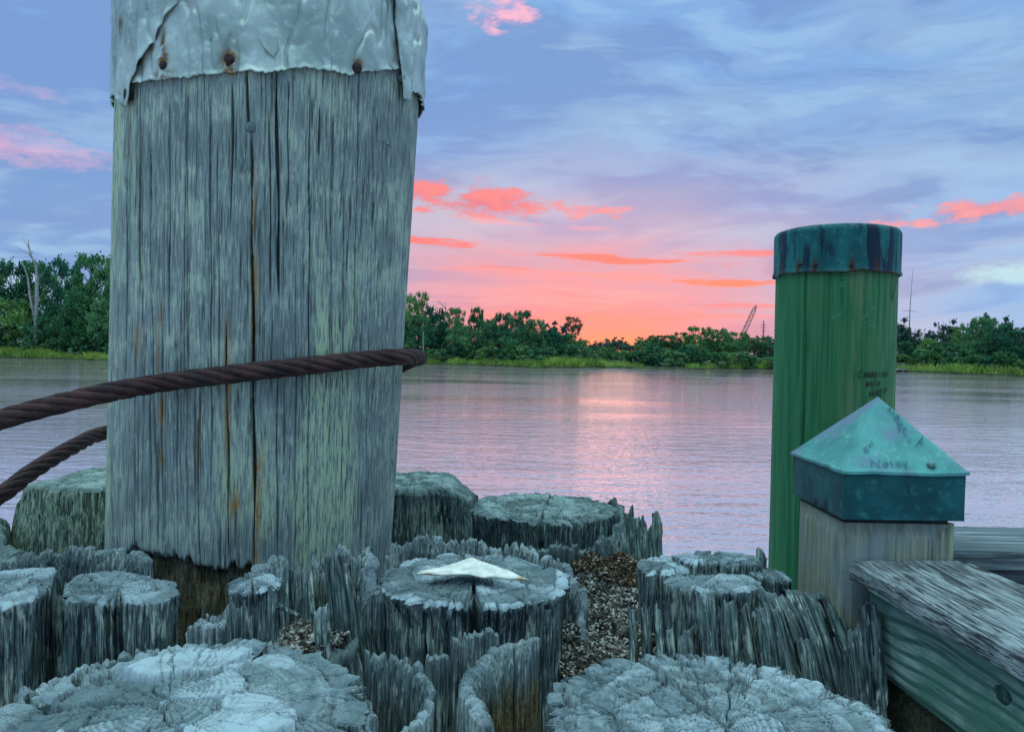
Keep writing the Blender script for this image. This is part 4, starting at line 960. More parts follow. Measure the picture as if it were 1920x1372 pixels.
# the metal triangle on the centre stump
def triangle():
    zt = Z(-.290) + .0075
    A, B, C = [Pz(a, b, zt + dz) for a, b, dz in [(780, 1083, .0), (885, 1053, .010), (990, 1093, .0)]]
    A, B, C = np.array(A), np.array(B), np.array(C); n = 26; V, F, rs = [], [], []
    ids = {}
    for i in range(n + 1):
        for j in range(n + 1 - i):
            a, b = i / n, j / n; p = A * (1 - a - b) + B * a + C * b
            p = p + np.array([0, 0, 0.0012 * float(n3(p[0] * 60, p[1] * 60, 0., 3)) + .002 * math.exp(-((b - .45) / .12) ** 2) * (1 - a)])
            ids[i, j] = len(V); V.append(p); rs.append(max(math.exp(-((b - .93) / .06) ** 2), .9 * math.exp(-(((b - .12) / .07) ** 2 + (a / .06) ** 2)), .7 * math.exp(-(((a - .33) / .035) ** 2 + ((b - .33) / .06) ** 2))))
    for i in range(n):
        for j in range(n - i):
            F.append((ids[i, j], ids[i, j + 1], ids[i + 1, j]))
            if j < n - i - 1: F.append((ids[i, j + 1], ids[i + 1, j + 1], ids[i + 1, j]))
    V = np.array(V); V[:, 2] += .004
    m, g, b = new_mat('painted_tin'); p = pos(g); f = g.noise(p, 90, 4, .6)
    c = g.mix(g.ss(f, .35, .65), (.55, .58, .52), (.80, .80, .72)); c = g.mix(g.attr('rust') * g.ss(f, .35, .5), c, (.32, .17, .05))
    g.put(b.inputs['Base Color'], c); b.inputs['Roughness'].default_value = .6
    me = mesh_np('metal_triangle', V, np.array(F), {'rust': np.array(rs)})
    me.flip_normals()
    o = obj('metal_triangle', me, m); md = o.modifiers.new('thickness', 'SOLIDIFY'); md.thickness = .0022
    tag(o, 'off white rust spotted metal triangle lying on the round split stump', 'metal triangle')
triangle()

# ------------------------------------------------------------------ dock rail with copper-capped post
def beveled(name, lo, hi, mat, parent, bev=.004, seg=2, cuts=0, axis=1, rough=0, seed=0, sink=None):
    """a timber: box with subdivided long faces, worn edges"""
    nx, ny, nz = [max(2, int(c)) for c in ((cuts if axis == 0 else 9), (cuts if axis == 1 else 9), (cuts if axis == 2 else 9))]
    lo, hi = np.array(lo, float), np.array(hi, float); V, F = [], []; idx = {}
    def vid(i, j, k):
        if (i, j, k) not in idx:
            idx[i, j, k] = len(V); V.append(lo + (hi - lo) * np.array([i / nx, j / ny, k / nz]))
        return idx[i, j, k]
    for i in range(nx):
        for j in range(ny):
            F.append((vid(i, j, 0), vid(i, j + 1, 0), vid(i + 1, j + 1, 0), vid(i + 1, j, 0))); F.append((vid(i, j, nz), vid(i + 1, j, nz), vid(i + 1, j + 1, nz), vid(i, j + 1, nz)))
    for i in range(nx):
        for k in range(nz):
            F.append((vid(i, 0, k), vid(i + 1, 0, k), vid(i + 1, 0, k + 1), vid(i, 0, k + 1))); F.append((vid(i, ny, k), vid(i, ny, k + 1), vid(i + 1, ny, k + 1), vid(i + 1, ny, k)))
    for j in range(ny):
        for k in range(nz):
            F.append((vid(0, j, k), vid(0, j, k + 1), vid(0, j + 1, k + 1), vid(0, j + 1, k))); F.append((vid(nx, j, k), vid(nx, j + 1, k), vid(nx, j + 1, k + 1), vid(nx, j, k + 1)))
    V = np.array(V); c = (lo + hi) / 2; hs = (hi - lo) / 2
    q = np.abs(V - c) / hs; ed = np.sort(q, 1)[:, 1]                  # 1 on an edge
    V = V - np.where((ed > .999)[:, None], np.sign(V - c) * bev * (q > .999) * (np.arange(3) != axis), 0)
    if rough:
        s = [1 / .012] * 3; s[axis] = 1 / .25
        d = n3(V[:, 0] * s[0], V[:, 1] * s[1], V[:, 2] * s[2], seed) * rough
        V = V + np.sign(V - c) * (q > .999) * d[:, None]
    return obj(name, mesh_np(name, V, np.array(F), {}, smooth=False), mat, parent)
cx0, cx1, cy0, cy1 = .4095, .5545, .952, 1.097
rp = thing('rail_post', 'square timber corner post of the dock rail under a copper cap', 'post', ((cx0 + cx1) / 2, (cy0 + cy1) / 2, ZB))
beveled('shaft', (cx0, cy0, ZB), (cx1, cy1, Z(-.206)), POSTW, rp, .003, cuts=160, axis=2, rough=.0012, seed=3)
cap = thing('post_cap', 'verdigris copper pyramid cap with dark square skirt on the rail post', 'post cap', ((cx0 + cx1) / 2, (cy0 + cy1) / 2, Z(-.206)))
kx0, kx1, ky0, ky1 = .406, .554, .938, 1.106
mb = MB(); mb.box((kx0 + .008, ky0 + .014, Z(-.2062)), (kx1 - .012, ky1 - .012, Z(-.188))); mb.build('shadow_gap', flat_mat('gap_shade_black', (.01, .012, .015)), cap)  # shade of the gap under the cap painted as a near-black block
def skirt():
    n = 28; V = []; zz = np.linspace(Z(-.199), Z(-.1405), 8)
    per = [(kx0 + (kx1 - kx0) * t, ky0) for t in np.linspace(0, 1, n, endpoint=False)] + [(kx1, ky0 + (ky1 - ky0) * t) for t in np.linspace(0, 1, n, endpoint=False)] + \
          [(kx1 + (kx0 - kx1) * t, ky1) for t in np.linspace(0, 1, n, endpoint=False)] + [(kx0, ky1 + (ky0 - ky1) * t) for t in np.linspace(0, 1, n, endpoint=False)]
    c = np.array([(kx0 + kx1) / 2, (ky0 + ky1) / 2])
    for z in zz:
        for p in per:
            d = np.array(p) - c; k = 1 + .010 * float(n3(p[0] * 30, p[1] * 30, z * 30, 2)) + .005 * (z < Z(-.198))
            V.append((*(c + d * k), z))
    return mesh_np('skirt', V, grid_quads(8, 4 * n, True), {}, smooth=False)
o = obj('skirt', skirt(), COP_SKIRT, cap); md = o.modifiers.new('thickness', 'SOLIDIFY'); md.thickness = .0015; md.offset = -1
APEX = Vector(((kx0 + kx1) / 2 + .0045, (ky0 + ky1) / 2, Z(-.0535)))
EAVE = Z(-.1405); ov = .0035
def roof():
    n = 24; cs = [(kx0 - ov, ky0 - ov), (kx1 + ov, ky0 - ov), (kx1 + ov, ky1 + ov), (kx0 - ov, ky1 + ov)]; V = []
    for q in [-.004] + list(np.linspace(0, 1, n)):
        for i in range(4):
            a, b = np.array(cs[i]), np.array(cs[(i + 1) % 4])
            for t in np.linspace(0, 1, n, endpoint=False):
                p = a + (b - a) * t; qq = max(q, 0); x = p + (np.array(APEX.xy) - p) * qq
                z = EAVE + (APEX.z - EAVE) * qq + (.0009 * float(n3(x[0] * 50, x[1] * 50, 0., 4)) + .0011 * float(n3(x[0] * 18, x[1] * 18, 0., 6))) * (1 - qq) + (-.0035 if q < 0 else 0) + .0012 * math.exp(-qq / .02)
                V.append((*x, z))
    return mesh_np('roof', V, grid_quads(n + 1, 4 * n, True), {}, smooth=False)
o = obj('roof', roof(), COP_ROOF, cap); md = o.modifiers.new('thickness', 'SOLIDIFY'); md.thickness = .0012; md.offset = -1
FN = (Vector((kx1, ky0 - ov, EAVE)) - Vector((kx0, ky0 - ov, EAVE))).cross(APEX - Vector((kx0, ky0 - ov, EAVE))).normalized()
def on_roof(px, py):
    d = ray(px, py); p0 = Vector((kx0, ky0 - ov, EAVE)); t = (p0 - CAM).dot(FN) / d.dot(FN); return CAM + d * t + FN * .0016, FN
V = []; c, nn = on_roof(1746, 872); tx = Vector((1, 0, 0)); ty = nn.cross(tx)
for rr, hh in [(1, -.003), (1, .001), (.8, .002), (.01, .0024)]:
    for i in range(14): V.append(tuple(c + (tx * math.cos(i / 14 * 6.2832) + ty * math.sin(i / 14 * 6.2832)) * .0052 * rr + nn * hh))
obj('rivet', mesh_np('rivet', V, grid_quads(4, 14, True), {}), flat_mat('aged_rivet', (.10, .19, .20), .6, .4, .3, .5, 200, .4, .001), cap)

rail = thing('handrail', 'mossy grey board handrail running from the copper capped post past the viewer', 'handrail', (.49, .95, Z(-.38)))
beveled('cap_board', (.414, -.9, Z(-.274)), (.566, cy0 - .006, Z(-.249)), RAILTOP, rail, .004, cuts=260, axis=1, rough=.0016, seed=5)
beveled('side_rail', (.440, -.9, Z(-.378)), (.478, cy0 - .006, Z(-.2755)), RAILSIDE, rail, .003, cuts=120, axis=1, rough=.0006, seed=6)
mb = MB(); mb.box((.4785, .90, Z(-.42)), (.50, cy0 - .007, Z(-.2755))); mb.build('cleat', POSTW, rail)
beveled('lower_board', (.452, -.9, Z(-.60)), (.474, cy0 - .012, Z(-.392)), DECK, rail, .002, cuts=60, axis=1, rough=.0008, seed=16)
# knot in the side rail
kd = P(1880, 1302, .70); V = []
kc = Vector((.440, kd.y * .440 / kd.x, Z(-.345)))
RA = math.radians(4.0); piv = Vector((.49, .95, 0)); Rm = Matrix.Rotation(-RA, 3, 'Z')
c_ = Rm @ (CAM - piv) + piv; d_ = Rm @ ray(1880, 1302); kc = c_ + d_ * ((.440 - c_.x) / d_.x)
for rr, hh in [(1.25, -.001), (1.0, .0008), (.8, .0018), (.01, .0008)]:
    for i in range(18):
        a = i / 18 * 6.2832; V.append((kc.x - hh, kc.y + math.cos(a) * .0105 * rr * (1 + .1 * math.sin(3 * a)), kc.z + math.sin(a) * .0072 * rr))
obj('knot', mesh_np('knot', V, grid_quads(4, 18, True), {}), flat_mat('dark_knot', (.05, .11, .09), .8, 0, .2, .6, 160, .5, .002), rail)
rail.rotation_euler.z = RA
rail2 = thing('handrail', 'dark grey board handrail behind the copper capped post along the dock edge', 'handrail', (1.5, 1.07, Z(-.36)))
beveled('cap_board', (cx1 + .002, 1.0, Z(-.278)), (2.9, 1.143, Z(-.247)), RAILX, rail2, .004, cuts=120, axis=0, rough=.0016, seed=8)
beveled('side_rail', (cx1 + .002, 1.035, Z(-.375)), (2.9, 1.073, Z(-.2795)), RAILX, rail2, .003, cuts=60, axis=0, rough=.0008, seed=9)
deck = tag(bpy.data.objects.new('dock_deck', None), kind='structure'); COL.objects.link(deck); deck.location = (1.5, 0, Z(-1.15))
for i in range(14):
    y0 = -1.0 + i * .15
    mb = MB(); mb.box((.36, y0, Z(-1.19)), (3.0, y0 + .142, Z(-1.15 + .003 * (i % 3)))); mb.build('plank', DECK, deck)
for y0 in (-.95, .3, 1.0):
    mb = MB(); mb.box((.42, y0, Z(-1.40)), (2.95, y0 + .06, Z(-1.192))); mb.build('joist', DECK, deck)
for (x, y) in ((.5, -.9), (2.8, 1.0), (2.8, -.9)):
    mb = MB(); mb.tube([(x, y, ZB), (x, y, Z(-1.405))], .1, 12); mb.build('support_pile', DECK, deck)

# green round post
GX, GY = XY(1563, 1.92, 655); GR = .1405
gp = thing('dock_pile', 'round green treated timber pile with a banded copper cap and graffiti', 'pile', (GX, GY, ZB))
GT = P(1574, 437, 1.92).z; GBz = P(1574, 508, 1.77).z
def gpost():
    th = np.linspace(0, 2 * math.pi, 260, endpoint=False)[None, :]; z = np.concatenate([[ZB], np.linspace(H - .9, GT - .004, 90)])[:, None]
    ct, snt = np.cos(th), np.sin(th)
    R = GR * (1 + .006 * fbm(ct * 2, snt * 2, z, 4, 2)) - .0016 * np.abs(fbm(ct * 14, snt * 14, z * 2.5, 7, 3)) - .0012 * np.abs(n3(ct * 40, snt * 40, z * 5, 9))
    R = R * (1 + .012 * np.clip(H - z, 0, 1))
    for px, w, dp in ((1508, .0030, .010), (1552, .0018, .004), (1600, .0015, .003), (1540, .0014, .003)):
        p = ray_cyl(px, 650, GX, GY, GR); a = math.atan2(p.y - GY, p.x - GX)
        d = np.abs((th - a + .01 * np.sin(z * 5) + math.pi) % (2 * math.pi) - math.pi) * GR
        R = R - dp * np.clip(1 - (d / w) ** 2, 0, 1)
    V = np.stack([GX + ct * R + 0 * z, GY + snt * R + 0 * z, z + 0 * th], -1)
    top = np.stack([np.full(260, GX), np.full(260, GY), np.full(260, GT - .004)], -1)[None]
    V = np.concatenate([V, top])
    pale = sst(np.cos(th + 1.05 - math.pi * 0) * 1.0 + .25 * n3(ct * 3, snt * 3, z * 2, 3), .35, .95)   # paler on the right-hand face
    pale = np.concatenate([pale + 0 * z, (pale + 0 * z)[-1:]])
    return mesh_np('shaft', V.reshape(-1, 3), grid_quads(V.shape[0], 260, True), {'pale': pale})
obj('shaft', gpost(), GREEN, gp)
def gband():
    n = 200; th = np.linspace(0, 2 * math.pi, n, endpoint=False)[None, :]
    zz = np.linspace(GBz, GT, 26)[:, None]; ct, snt = np.cos(th), np.sin(th)
    bot = .004 * fbm(ct * 4, snt * 4, 0., 3, 2)
    z = zz + bot * (GT - zz) / (GT - GBz)
    R = GR + .005 + .0022 * fbm(ct * 6, snt * 6, z * 6, 8, 3) + .003 * sst(GBz + .012 - zz, 0, .012) - .006 * sst(zz, GT - .012, GT) ** 2
    rust = np.zeros_like(R)
    for px in (1466, 1500, 1529, 1597, 1642):
        p = ray_cyl(px, 490, GX, GY, GR); a = math.atan2(p.y - GY, p.x - GX)
        rust = np.maximum(rust, 1.5 * np.exp(-((th - a + math.pi) % (2 * math.pi) - math.pi) ** 2 / .0014 - ((zz - GBz - .010) / .019) ** 2))
    rust = np.clip(np.maximum(rust, .8 * sst(GBz + .006 - zz, 0, .005)), 0, 1)
    V = [np.stack([GX + ct * R, GY + snt * R, z], -1)]; rr = [rust]
    for k, dz in ((.9, .004), (.5, .007), (0, .008)):
        V.append(np.stack([GX + ct * (GR - .001) * k, GY + snt * (GR - .001) * k, np.full_like(ct, GT + dz)], -1)[:, :, :]); rr.append(np.zeros((1, n)))
    V = np.concatenate([v.reshape(-1, n, 3) for v in V]); rr = np.concatenate([r + 0 * th for r in rr])
    return mesh_np('copper_band', V.reshape(-1, 3), grid_quads(V.shape[0], n, True), {'rust': rr})
o = obj('copper_band', gband(), COP_BAND, gp); md = o.modifiers.new('thickness', 'SOLIDIFY'); md.thickness = .0015; md.offset = -1
for px in (1500, 1529, 1597):
    p = ray_cyl(px, 496, GX, GY, GR + .008); nrm = Vector((p.x - GX, p.y - GY, 0)).normalized(); tx = Vector((-nrm.y, nrm.x, 0)); V = []
    for rr, hh in [(1, -.004), (1, .002), (.6, .004), (.01, .0045)]:
        for i in range(10): V.append(tuple(p + (tx * math.cos(i * .6283) + Vector((0, 0, 1)) * math.sin(i * .6283)) * .004 * rr + nrm * hh))
    obj('nail', mesh_np('nail', V, grid_quads(4, 10, True), {}), RUST_NAIL, gp)

# handwriting
FONT = {'A': [[(0, 0), (.5, 1), (1, 0)], [(.2, .4), (.8, .4)]], 'C': [[(.95, .85), (.6, 1), (.2, .8), (.05, .4), (.25, .05), (.95, .1)]], 'D': [[(0, 0), (0, 1), (.6, .9), (1, .5), (.6, .1), (0, 0)]],
        'E': [[(1, 1), (0, 1), (0, 0), (1, 0)], [(0, .5), (.8, .5)]], 'H': [[(0, 0), (0, 1)], [(1, 0), (1, 1)], [(0, .5), (1, .5)]], 'I': [[(.5, 0), (.5, 1)]], 'N': [[(0, 0), (0, 1), (1, 0), (1, 1)]],
        'R': [[(0, 0), (0, 1), (.7, .95), (.8, .7), (.1, .5), (1, 0)]], 'W': [[(0, 1), (.25, 0), (.5, .7), (.75, 0), (1, 1)]], 'S': [[(1, .9), (.3, 1), (.1, .7), (.8, .4), (.7, .05), (0, .1)]],
        'M': [[(0, 0), (.1, 1), (.5, .3), (.9, 1), (1, 0)]], 'P': [[(0, 0), (0, 1), (.8, .9), (.8, .6), (0, .5)]], 'T': [[(0, 1), (1, 1)], [(.5, 1), (.5, 0)]], '<': [[(.5, 0), (0, .7), (.25, 1), (.5, .75), (.75, 1), (1, .7), (.5, 0)]],
        'e': [[(.1, .35), (.9, .45), (.6, .75), (.2, .6), (.1, .2), (.5, 0), (.95, .1)]], 'r': [[(.1, 0), (.15, .7)], [(.15, .5), (.5, .75), (.9, .65)]], 'a': [[(.8, .65), (.3, .7), (.05, .3), (.3, 0), (.75, .3), (.8, .65), (.85, 0)]],
        'l': [[(.3, 1.1), (.4, .05), (.7, 0)]], 'y': [[(0, .7), (.4, .15)], [(.9, .8), (.5, .1), (.6, -.6)]], 'v': [[(0, 1), (.5, 0), (1, 1)]], '1': [[(.5, 0), (.5, 1)]], '0': [[(.5, 0), (.1, .3), (.1, .8), (.5, 1), (.9, .8), (.9, .3), (.5, 0)]]}
def write(lines, surf, width, mat, name, parent):
    for (txt, x0, y0, dx, dy, hx, hy) in lines:       # start, advance per letter and letter height vector, in picture pixels
        for i, ch in enumerate(txt):
            V, F = [], []
            for st in FONT[ch]:
                pts = [(x0 + (i + u * .72) * dx + v * hx, y0 + (i + u * .72) * dy + v * hy) for u, v in st]; dense = []
                for (a, b) in zip(pts, pts[1:]):
                    k = max(2, int(math.hypot(b[0] - a[0], b[1] - a[1]) / 2.0))
                    dense += [(a[0] + (b[0] - a[0]) * t / k, a[1] + (b[1] - a[1]) * t / k) for t in range(k)]
                dense.append(pts[-1]); q = [surf(*p) for p in dense]
                for j, (p, n) in enumerate(q):
                    t = q[min(j + 1, len(q) - 1)][0] - q[max(j - 1, 0)][0]
                    w = n.cross(t).normalized() * width * (.8 + .4 * abs(math.sin(j * 1.3)))
                    V.extend([tuple(p + w), tuple(p - w)])
                    if j: k = len(V); F.append((k - 4, k - 3, k - 1, k - 2))
            obj(name, mesh_np(name, V, F, {}, smooth=False), mat, parent)
def on_green(px, py):
    p = ray_cyl(px, py, GX, GY, GR * 1.001); n = Vector((p.x - GX, p.y - GY, 0)).normalized(); return p + n * .0016, n
write([('C', 1608, 709, 11, 0, 2, -15), ('ANADIAN', 1619, 708, 6.6, -.2, 1, -11), ('Were', 1623, 725, 7, -.6, 1, -11), ('HeRE', 1629, 744, 6.5, -1, 1, -11), ('<', 1655, 737, 8, 0, 2, -10),
       ('T', 1671, 670, 7, 0, 0, -25)], on_green, .00085, INK, 'letter', gp)
write([('v', 1667, 568, 14, -12, 3, -32)], on_green, .0011, flat_mat('dark_scrawl', (.004, .05, .04), .7, 0, .2, .2, 40, 0), 'letter', gp)
write([('C', 1577, 522, 15, 0, 0, -10), ('D', 1577, 537, 13, 0, 0, -8), ('W', 1556, 599, 26, -8, 4, -10), ('C', 1612, 606, 16, -2, 0, -12), ('SP', 1621, 594, 11, -6, 0, -9), ('W', 1630, 612, 10, 4, 2, -9)], on_green, .0006, SCRATCH, 'scratched_letter', gp)
write([('N', 1634, 877, 20, 0, -1, -15), ('aley', 1656, 876, 12.5, -.5, -1, -13)], on_roof, .0006, INKB, 'letter', cap)
write([('ANDRE', 1663, 768, 7, 10, 5, -7), ('10', 1692, 817, 7, 9, 5, -6), ('A', 1716, 838, 15, -4, 8, -18), ('SAM', 1680, 780, 1, 12, 5, -3), ('EH', 1623, 850, 8, -8, -4, -8)], on_roof, .0005, INKB, 'letter', cap)

# ------------------------------------------------------------------ far bank: trees, grass, crane, poles
def leaf_cloud(rng, centers, radii, per, size):
    out = []
    for c, r in zip(centers, radii):
        n = max(8, int(per * (r / np.mean(radii)) ** 2))
        d = rng.normal(size=(n, 3)); d /= np.linalg.norm(d, axis=1)[:, None]
        p = c + d * (r * np.abs(rng.normal(.55, .38, n)))[:, None] * np.array([1, 1, .75])
        a = rng.normal(size=(n, 3)); a[:, 2] *= .7; a /= np.linalg.norm(a, axis=1)[:, None]
        b = np.cross(a, rng.normal(size=(n, 3))); b /= np.linalg.norm(b, axis=1)[:, None]
        s = (size * rng.uniform(.5, 1.35, n))[:, None]
        out.append(np.stack([p - a * s, p + b * s * .6, p + a * s, p - b * s * .6], 1))
    v = np.concatenate(out).reshape(-1, 3); q = np.arange(len(v)).reshape(-1, 4); return v, q
def tree_proto(seed, kind):
    """unit tree: height 1, crown about 1 wide"""
    rng = np.random.RandomState(seed); mb = MB()
    n = {'full': 58, 'bushy': 46, 'sparse': 56, 'shrub': 30, 'far': 26}[kind]
    lo = {'full': .16, 'bushy': .08, 'sparse': .38, 'shrub': .02, 'far': .12}[kind]
    C, Rr = [], []
    for i in range(n):
        h = lo + (1 - lo) * rng.uniform(0, 1) ** .8
        env = {'full': .46, 'bushy': .48, 'sparse': .36, 'shrub': .5, 'far': .45}[kind] * math.sin(math.pi * min(1, (.16 + .84 * (h - lo) / (1 - lo)) * .86)) ** .6
        a = rng.uniform(0, 2 * math.pi); q = env * math.sqrt(rng.uniform(.1, 1)) * rng.uniform(.75, 1.15)
        C.append((q * math.cos(a), q * math.sin(a), min(h, .90))); Rr.append(rng.uniform(.08, .15) * (.65 if h > .8 else 1) * (.8 if kind == 'sparse' else 1))
    C = np.array(C); Rr = np.array(Rr)
    tp = [(0, 0, -.03), (.01, .0, .2), (-.015, .01, .45), (.02, 0, .7), (.01, 0, .9)]
    mb.tube(tp, [.022, .017, .013, .008, .003], 6)
    for k in rng.choice(n, min(n, 14 if kind != 'sparse' else 22), False):
        c = C[k]; z0 = max(.12, c[2] - .22); mb.tube([(0, 0, z0), (c[0] * .5, c[1] * .5, z0 + (c[2] - z0) * .4), tuple(c)], [.009, .006, .002], 4)
    per = {'full': 120, 'bushy': 120, 'sparse': 42, 'shrub': 110, 'far': 90}[kind]
    v, q = leaf_cloud(rng, C, Rr, per, {'full': .024, 'bushy': .028, 'sparse': .020, 'shrub': .045, 'far': .04}[kind])
    return mb.mesh('trunk', True), mesh_np('crown', v, q, {}, smooth=False)
PROTO = {}
for i, (k, mat) in enumerate([('full', LEAF_D), ('full', LEAF_D), ('full', LEAF_M), ('bushy', LEAF_D), ('bushy', LEAF_M), ('sparse', LEAF_S), ('shrub', LEAF_M), ('shrub', LEAF_D), ('far', LEAF_F), ('sparse', LEAF_M)]):
    t, c = tree_proto(300 + i * 7, k); t.materials.append(BARK); c.materials.append(mat); PROTO[i] = (t, c)
LAB = {0: 'tall dense dark green broadleaf tree on the far river bank', 1: 'tall dense dark green broadleaf tree on the far river bank', 2: 'tall lighter green broadleaf tree on the far river bank', 3: 'rounded dark green bushy tree on the far river bank',
       4: 'rounded light green bushy tree on the far river bank', 5: 'thin crowned brownish tree rising above the far bank', 6: 'low light green shrub at the far water edge', 7: 'low dark green shrub at the far water edge', 8: 'distant hazy tree beyond the far bank', 9: 'thin crowned green tree on the far river bank'}
NAMES = {5: 'sparse_tree', 9: 'sparse_tree', 6: 'shrub', 7: 'shrub', 8: 'distant_tree'}
rng = random.Random(11)
def tree(px, toppy, wpx, d, k, squash=1.0):
    base = P(px, 690, d); x = base.x; gz = .35 if d < 135 else .8
    topz = P(px, toppy, d).z; h = (topz - gz) * 1.05; w = wpx / 1450 * d
    t, c = PROTO[k]
    root = thing(NAMES.get(k, 'tree'), LAB[k], 'shrub' if k in (6, 7) else 'tree', (x, d, gz), LAB[k].replace('tree', 'trees').replace('shrub', 'shrubs'))
    root.rotation_euler.z = rng.uniform(0, 6.28); root.scale = (w, w, h)
    for nm, me in (('trunk', t), ('crown', c)):
        o = bpy.data.objects.new(nm, me); COL.objects.link(o); o.parent = root
# left wood
for (px, ty, w, k, dd) in [(-330, 470, 130, 0, 8), (-250, 500, 120, 2, 5), (-180, 480, 130, 1, 10), (-110, 490, 120, 3, 6), (-40, 478, 90, 2, 8), (20, 488, 90, 0, 9), (15, 560, 90, 4, 3.5), (75, 492, 80, 1, 11), (85, 590, 80, 3, 3), (125, 484, 84, 0, 9),
                        (150, 545, 90, 2, 4), (175, 478, 84, 1, 7), (200, 560, 80, 0, 3.6), (225, 482, 80, 0, 9), (262, 500, 80, 2, 5), (300, 488, 84, 1, 9), (345, 505, 80, 3, 6), (390, 500, 80, 0, 9), (430, 520, 80, 2, 5), (475, 512, 80, 1, 8),
                        (520, 525, 80, 3, 6), (560, 520, 76, 0, 9), (605, 535, 76, 4, 5), (645, 530, 70, 1, 8), (690, 540, 70, 2, 6), (725, 545, 60, 0, 9), (760, 552, 60, 4, 6), (790, 545, 44, 9, 9), (785, 590, 66, 0, 5), (815, 575, 56, 3, 8),
                        (850, 578, 50, 1, 10), (862, 610, 60, 3, 4), (893, 576, 36, 2, 12), (915, 598, 56, 0, 7), (940, 586, 50, 0, 9), (975, 583, 56, 1, 10), (960, 615, 60, 3, 5), (1005, 598, 50, 0, 9), (1030, 615, 52, 3, 7), (1048, 628, 44, 1, 8),
                        (1072, 592, 52, 5, 12), (1070, 626, 40, 4, 8), (1092, 636, 40, 9, 9), (1110, 650, 40, 4, 6), (1140, 650, 44, 3, 16), (1165, 656, 40, 4, 12),
                        (1205, 636, 50, 9, 20), (1240, 628, 56, 4, 22), (1275, 622, 60, 9, 20), (1310, 612, 56, 4, 16), (1345, 616, 60, 3, 14), (1380, 622, 60, 4, 12), (1415, 632, 50, 9, 12), (1445, 630, 50, 3, 10), (1375, 640, 60, 9, 8), (1300, 645, 60, 9, 10), (1245, 652, 60, 9, 12),
                        (1480, 625, 56, 0, 10), (1525, 620, 60, 2, 9), (1570, 626, 60, 3, 8), (1615, 630, 60, 0, 9), (1655, 634, 56, 4, 8), (1700, 638, 56, 3, 9), (1735, 634, 50, 4, 8), (1765, 640, 50, 2, 6), (1800, 612, 56, 9, 12), (1795, 645, 56, 3, 5),
                        (1835, 596, 70, 1, 11), (1825, 640, 60, 0, 6), (1875, 604, 70, 0, 9), (1910, 620, 60, 1, 7), (1950, 612, 70, 0, 9), (2010, 606, 80, 2, 8), (2080, 600, 90, 1, 9), (2160, 590, 90, 0, 9), (2250, 585, 90, 2, 8)]:
    d0 = shore_y(P(px, 690, 110).x)
    tree(px, ty, w, d0 + dd + rng.uniform(-.6, .6), k)
for px in range(-300, 2250, 26):                    # shrub belt along the water edge
    if 1095 < px < 1185 and px % 3: continue
    d0 = shore_y(P(px, 690, 110).x); k = rng.choice((6, 7, 7, 7)) if px < 1690 else rng.choice((6, 6, 7))
    base_y = P(px, 690, d0); hpx = rng.uniform(26, 46)
    tree(px + rng.uniform(-8, 8), 690 + (px - 1100) * .018 - hpx, rng.uniform(34, 52), d0 + rng.uniform(2.2, 4), k)
for px in range(1060, 1480, 17):                    # hazy tree line beyond the gap
    tree(px + rng.uniform(-6, 6), rng.uniform(628, 642), rng.uniform(34, 52), rng.uniform(235, 260), 8)
for px in list(range(-360, 1060, 40)) + list(range(1480, 2300, 40)):
    tree(px + rng.uniform(-9, 9), 600 + rng.uniform(-15, 15), 70, rng.uniform(140, 150), 8)

def dead_tree(label, base, d, lines):
    root = thing('dead_tree', label, 'dead tree', (P(*base, d).x, d, .35)); mb = None
    for i, (pts, r0, r1, dz) in enumerate(lines):
        mb = MB(); n = len(pts)
        mb.tube([P(x, y, d + dz * j / n) for j, (x, y) in enumerate(pts)], [r0 + (r1 - r0) * j / (n - 1) for j in range(n)], 6)
        mb.build('trunk' if i < 2 and len(pts) > 3 else 'branch', DEADWOOD, root, True)
d0 = shore_y(P(60, 690, 110).x) + 2.2
dead_tree('bare two stemmed dead tree standing before the tall left wood', (67, 640), d0, [([(66, 655), (69, 560), (69, 520), (67, 495), (58, 480), (54, 462), (53, 450)], .30, .05, .5), ([(66, 600), (56, 555), (52, 520), (45, 500), (38, 492)], .20, .04, -.5),
          ([(67, 495), (66, 484)], .10, .03, .2), ([(58, 480), (50, 474), (38, 468), (27, 462)], .09, .03, .6), ([(57, 478), (61, 472), (65, 470)], .06, .02, .3), ([(54, 465), (46, 452), (40, 445)], .05, .02, .4), ([(69, 530), (78, 515), (86, 510)], .06, .02, .4), ([(66, 570), (62, 560), (63, 548)], .06, .02, .2)])
d0 = shore_y(P(825, 690, 110).x) + 12.5
dead_tree('bare forked snag sticking out of the wood right of the tall post', (830, 640), d0, [([(834, 640), (833, 600), (836, 580), (835, 566)], .16, .04, .2), ([(836, 580), (828, 570), (822, 566), (821, 562)], .08, .03, .2), ([(814, 640), (818, 590), (817, 572)], .12, .04, .2)])
d0 = shore_y(P(795, 690, 110).x) + 1.5
dead_tree('short bare bleached trunk at the water edge right of the tall post', (794, 680), d0, [([(794, 672), (794, 650), (793, 634), (794, 622)], .10, .05, .1)])

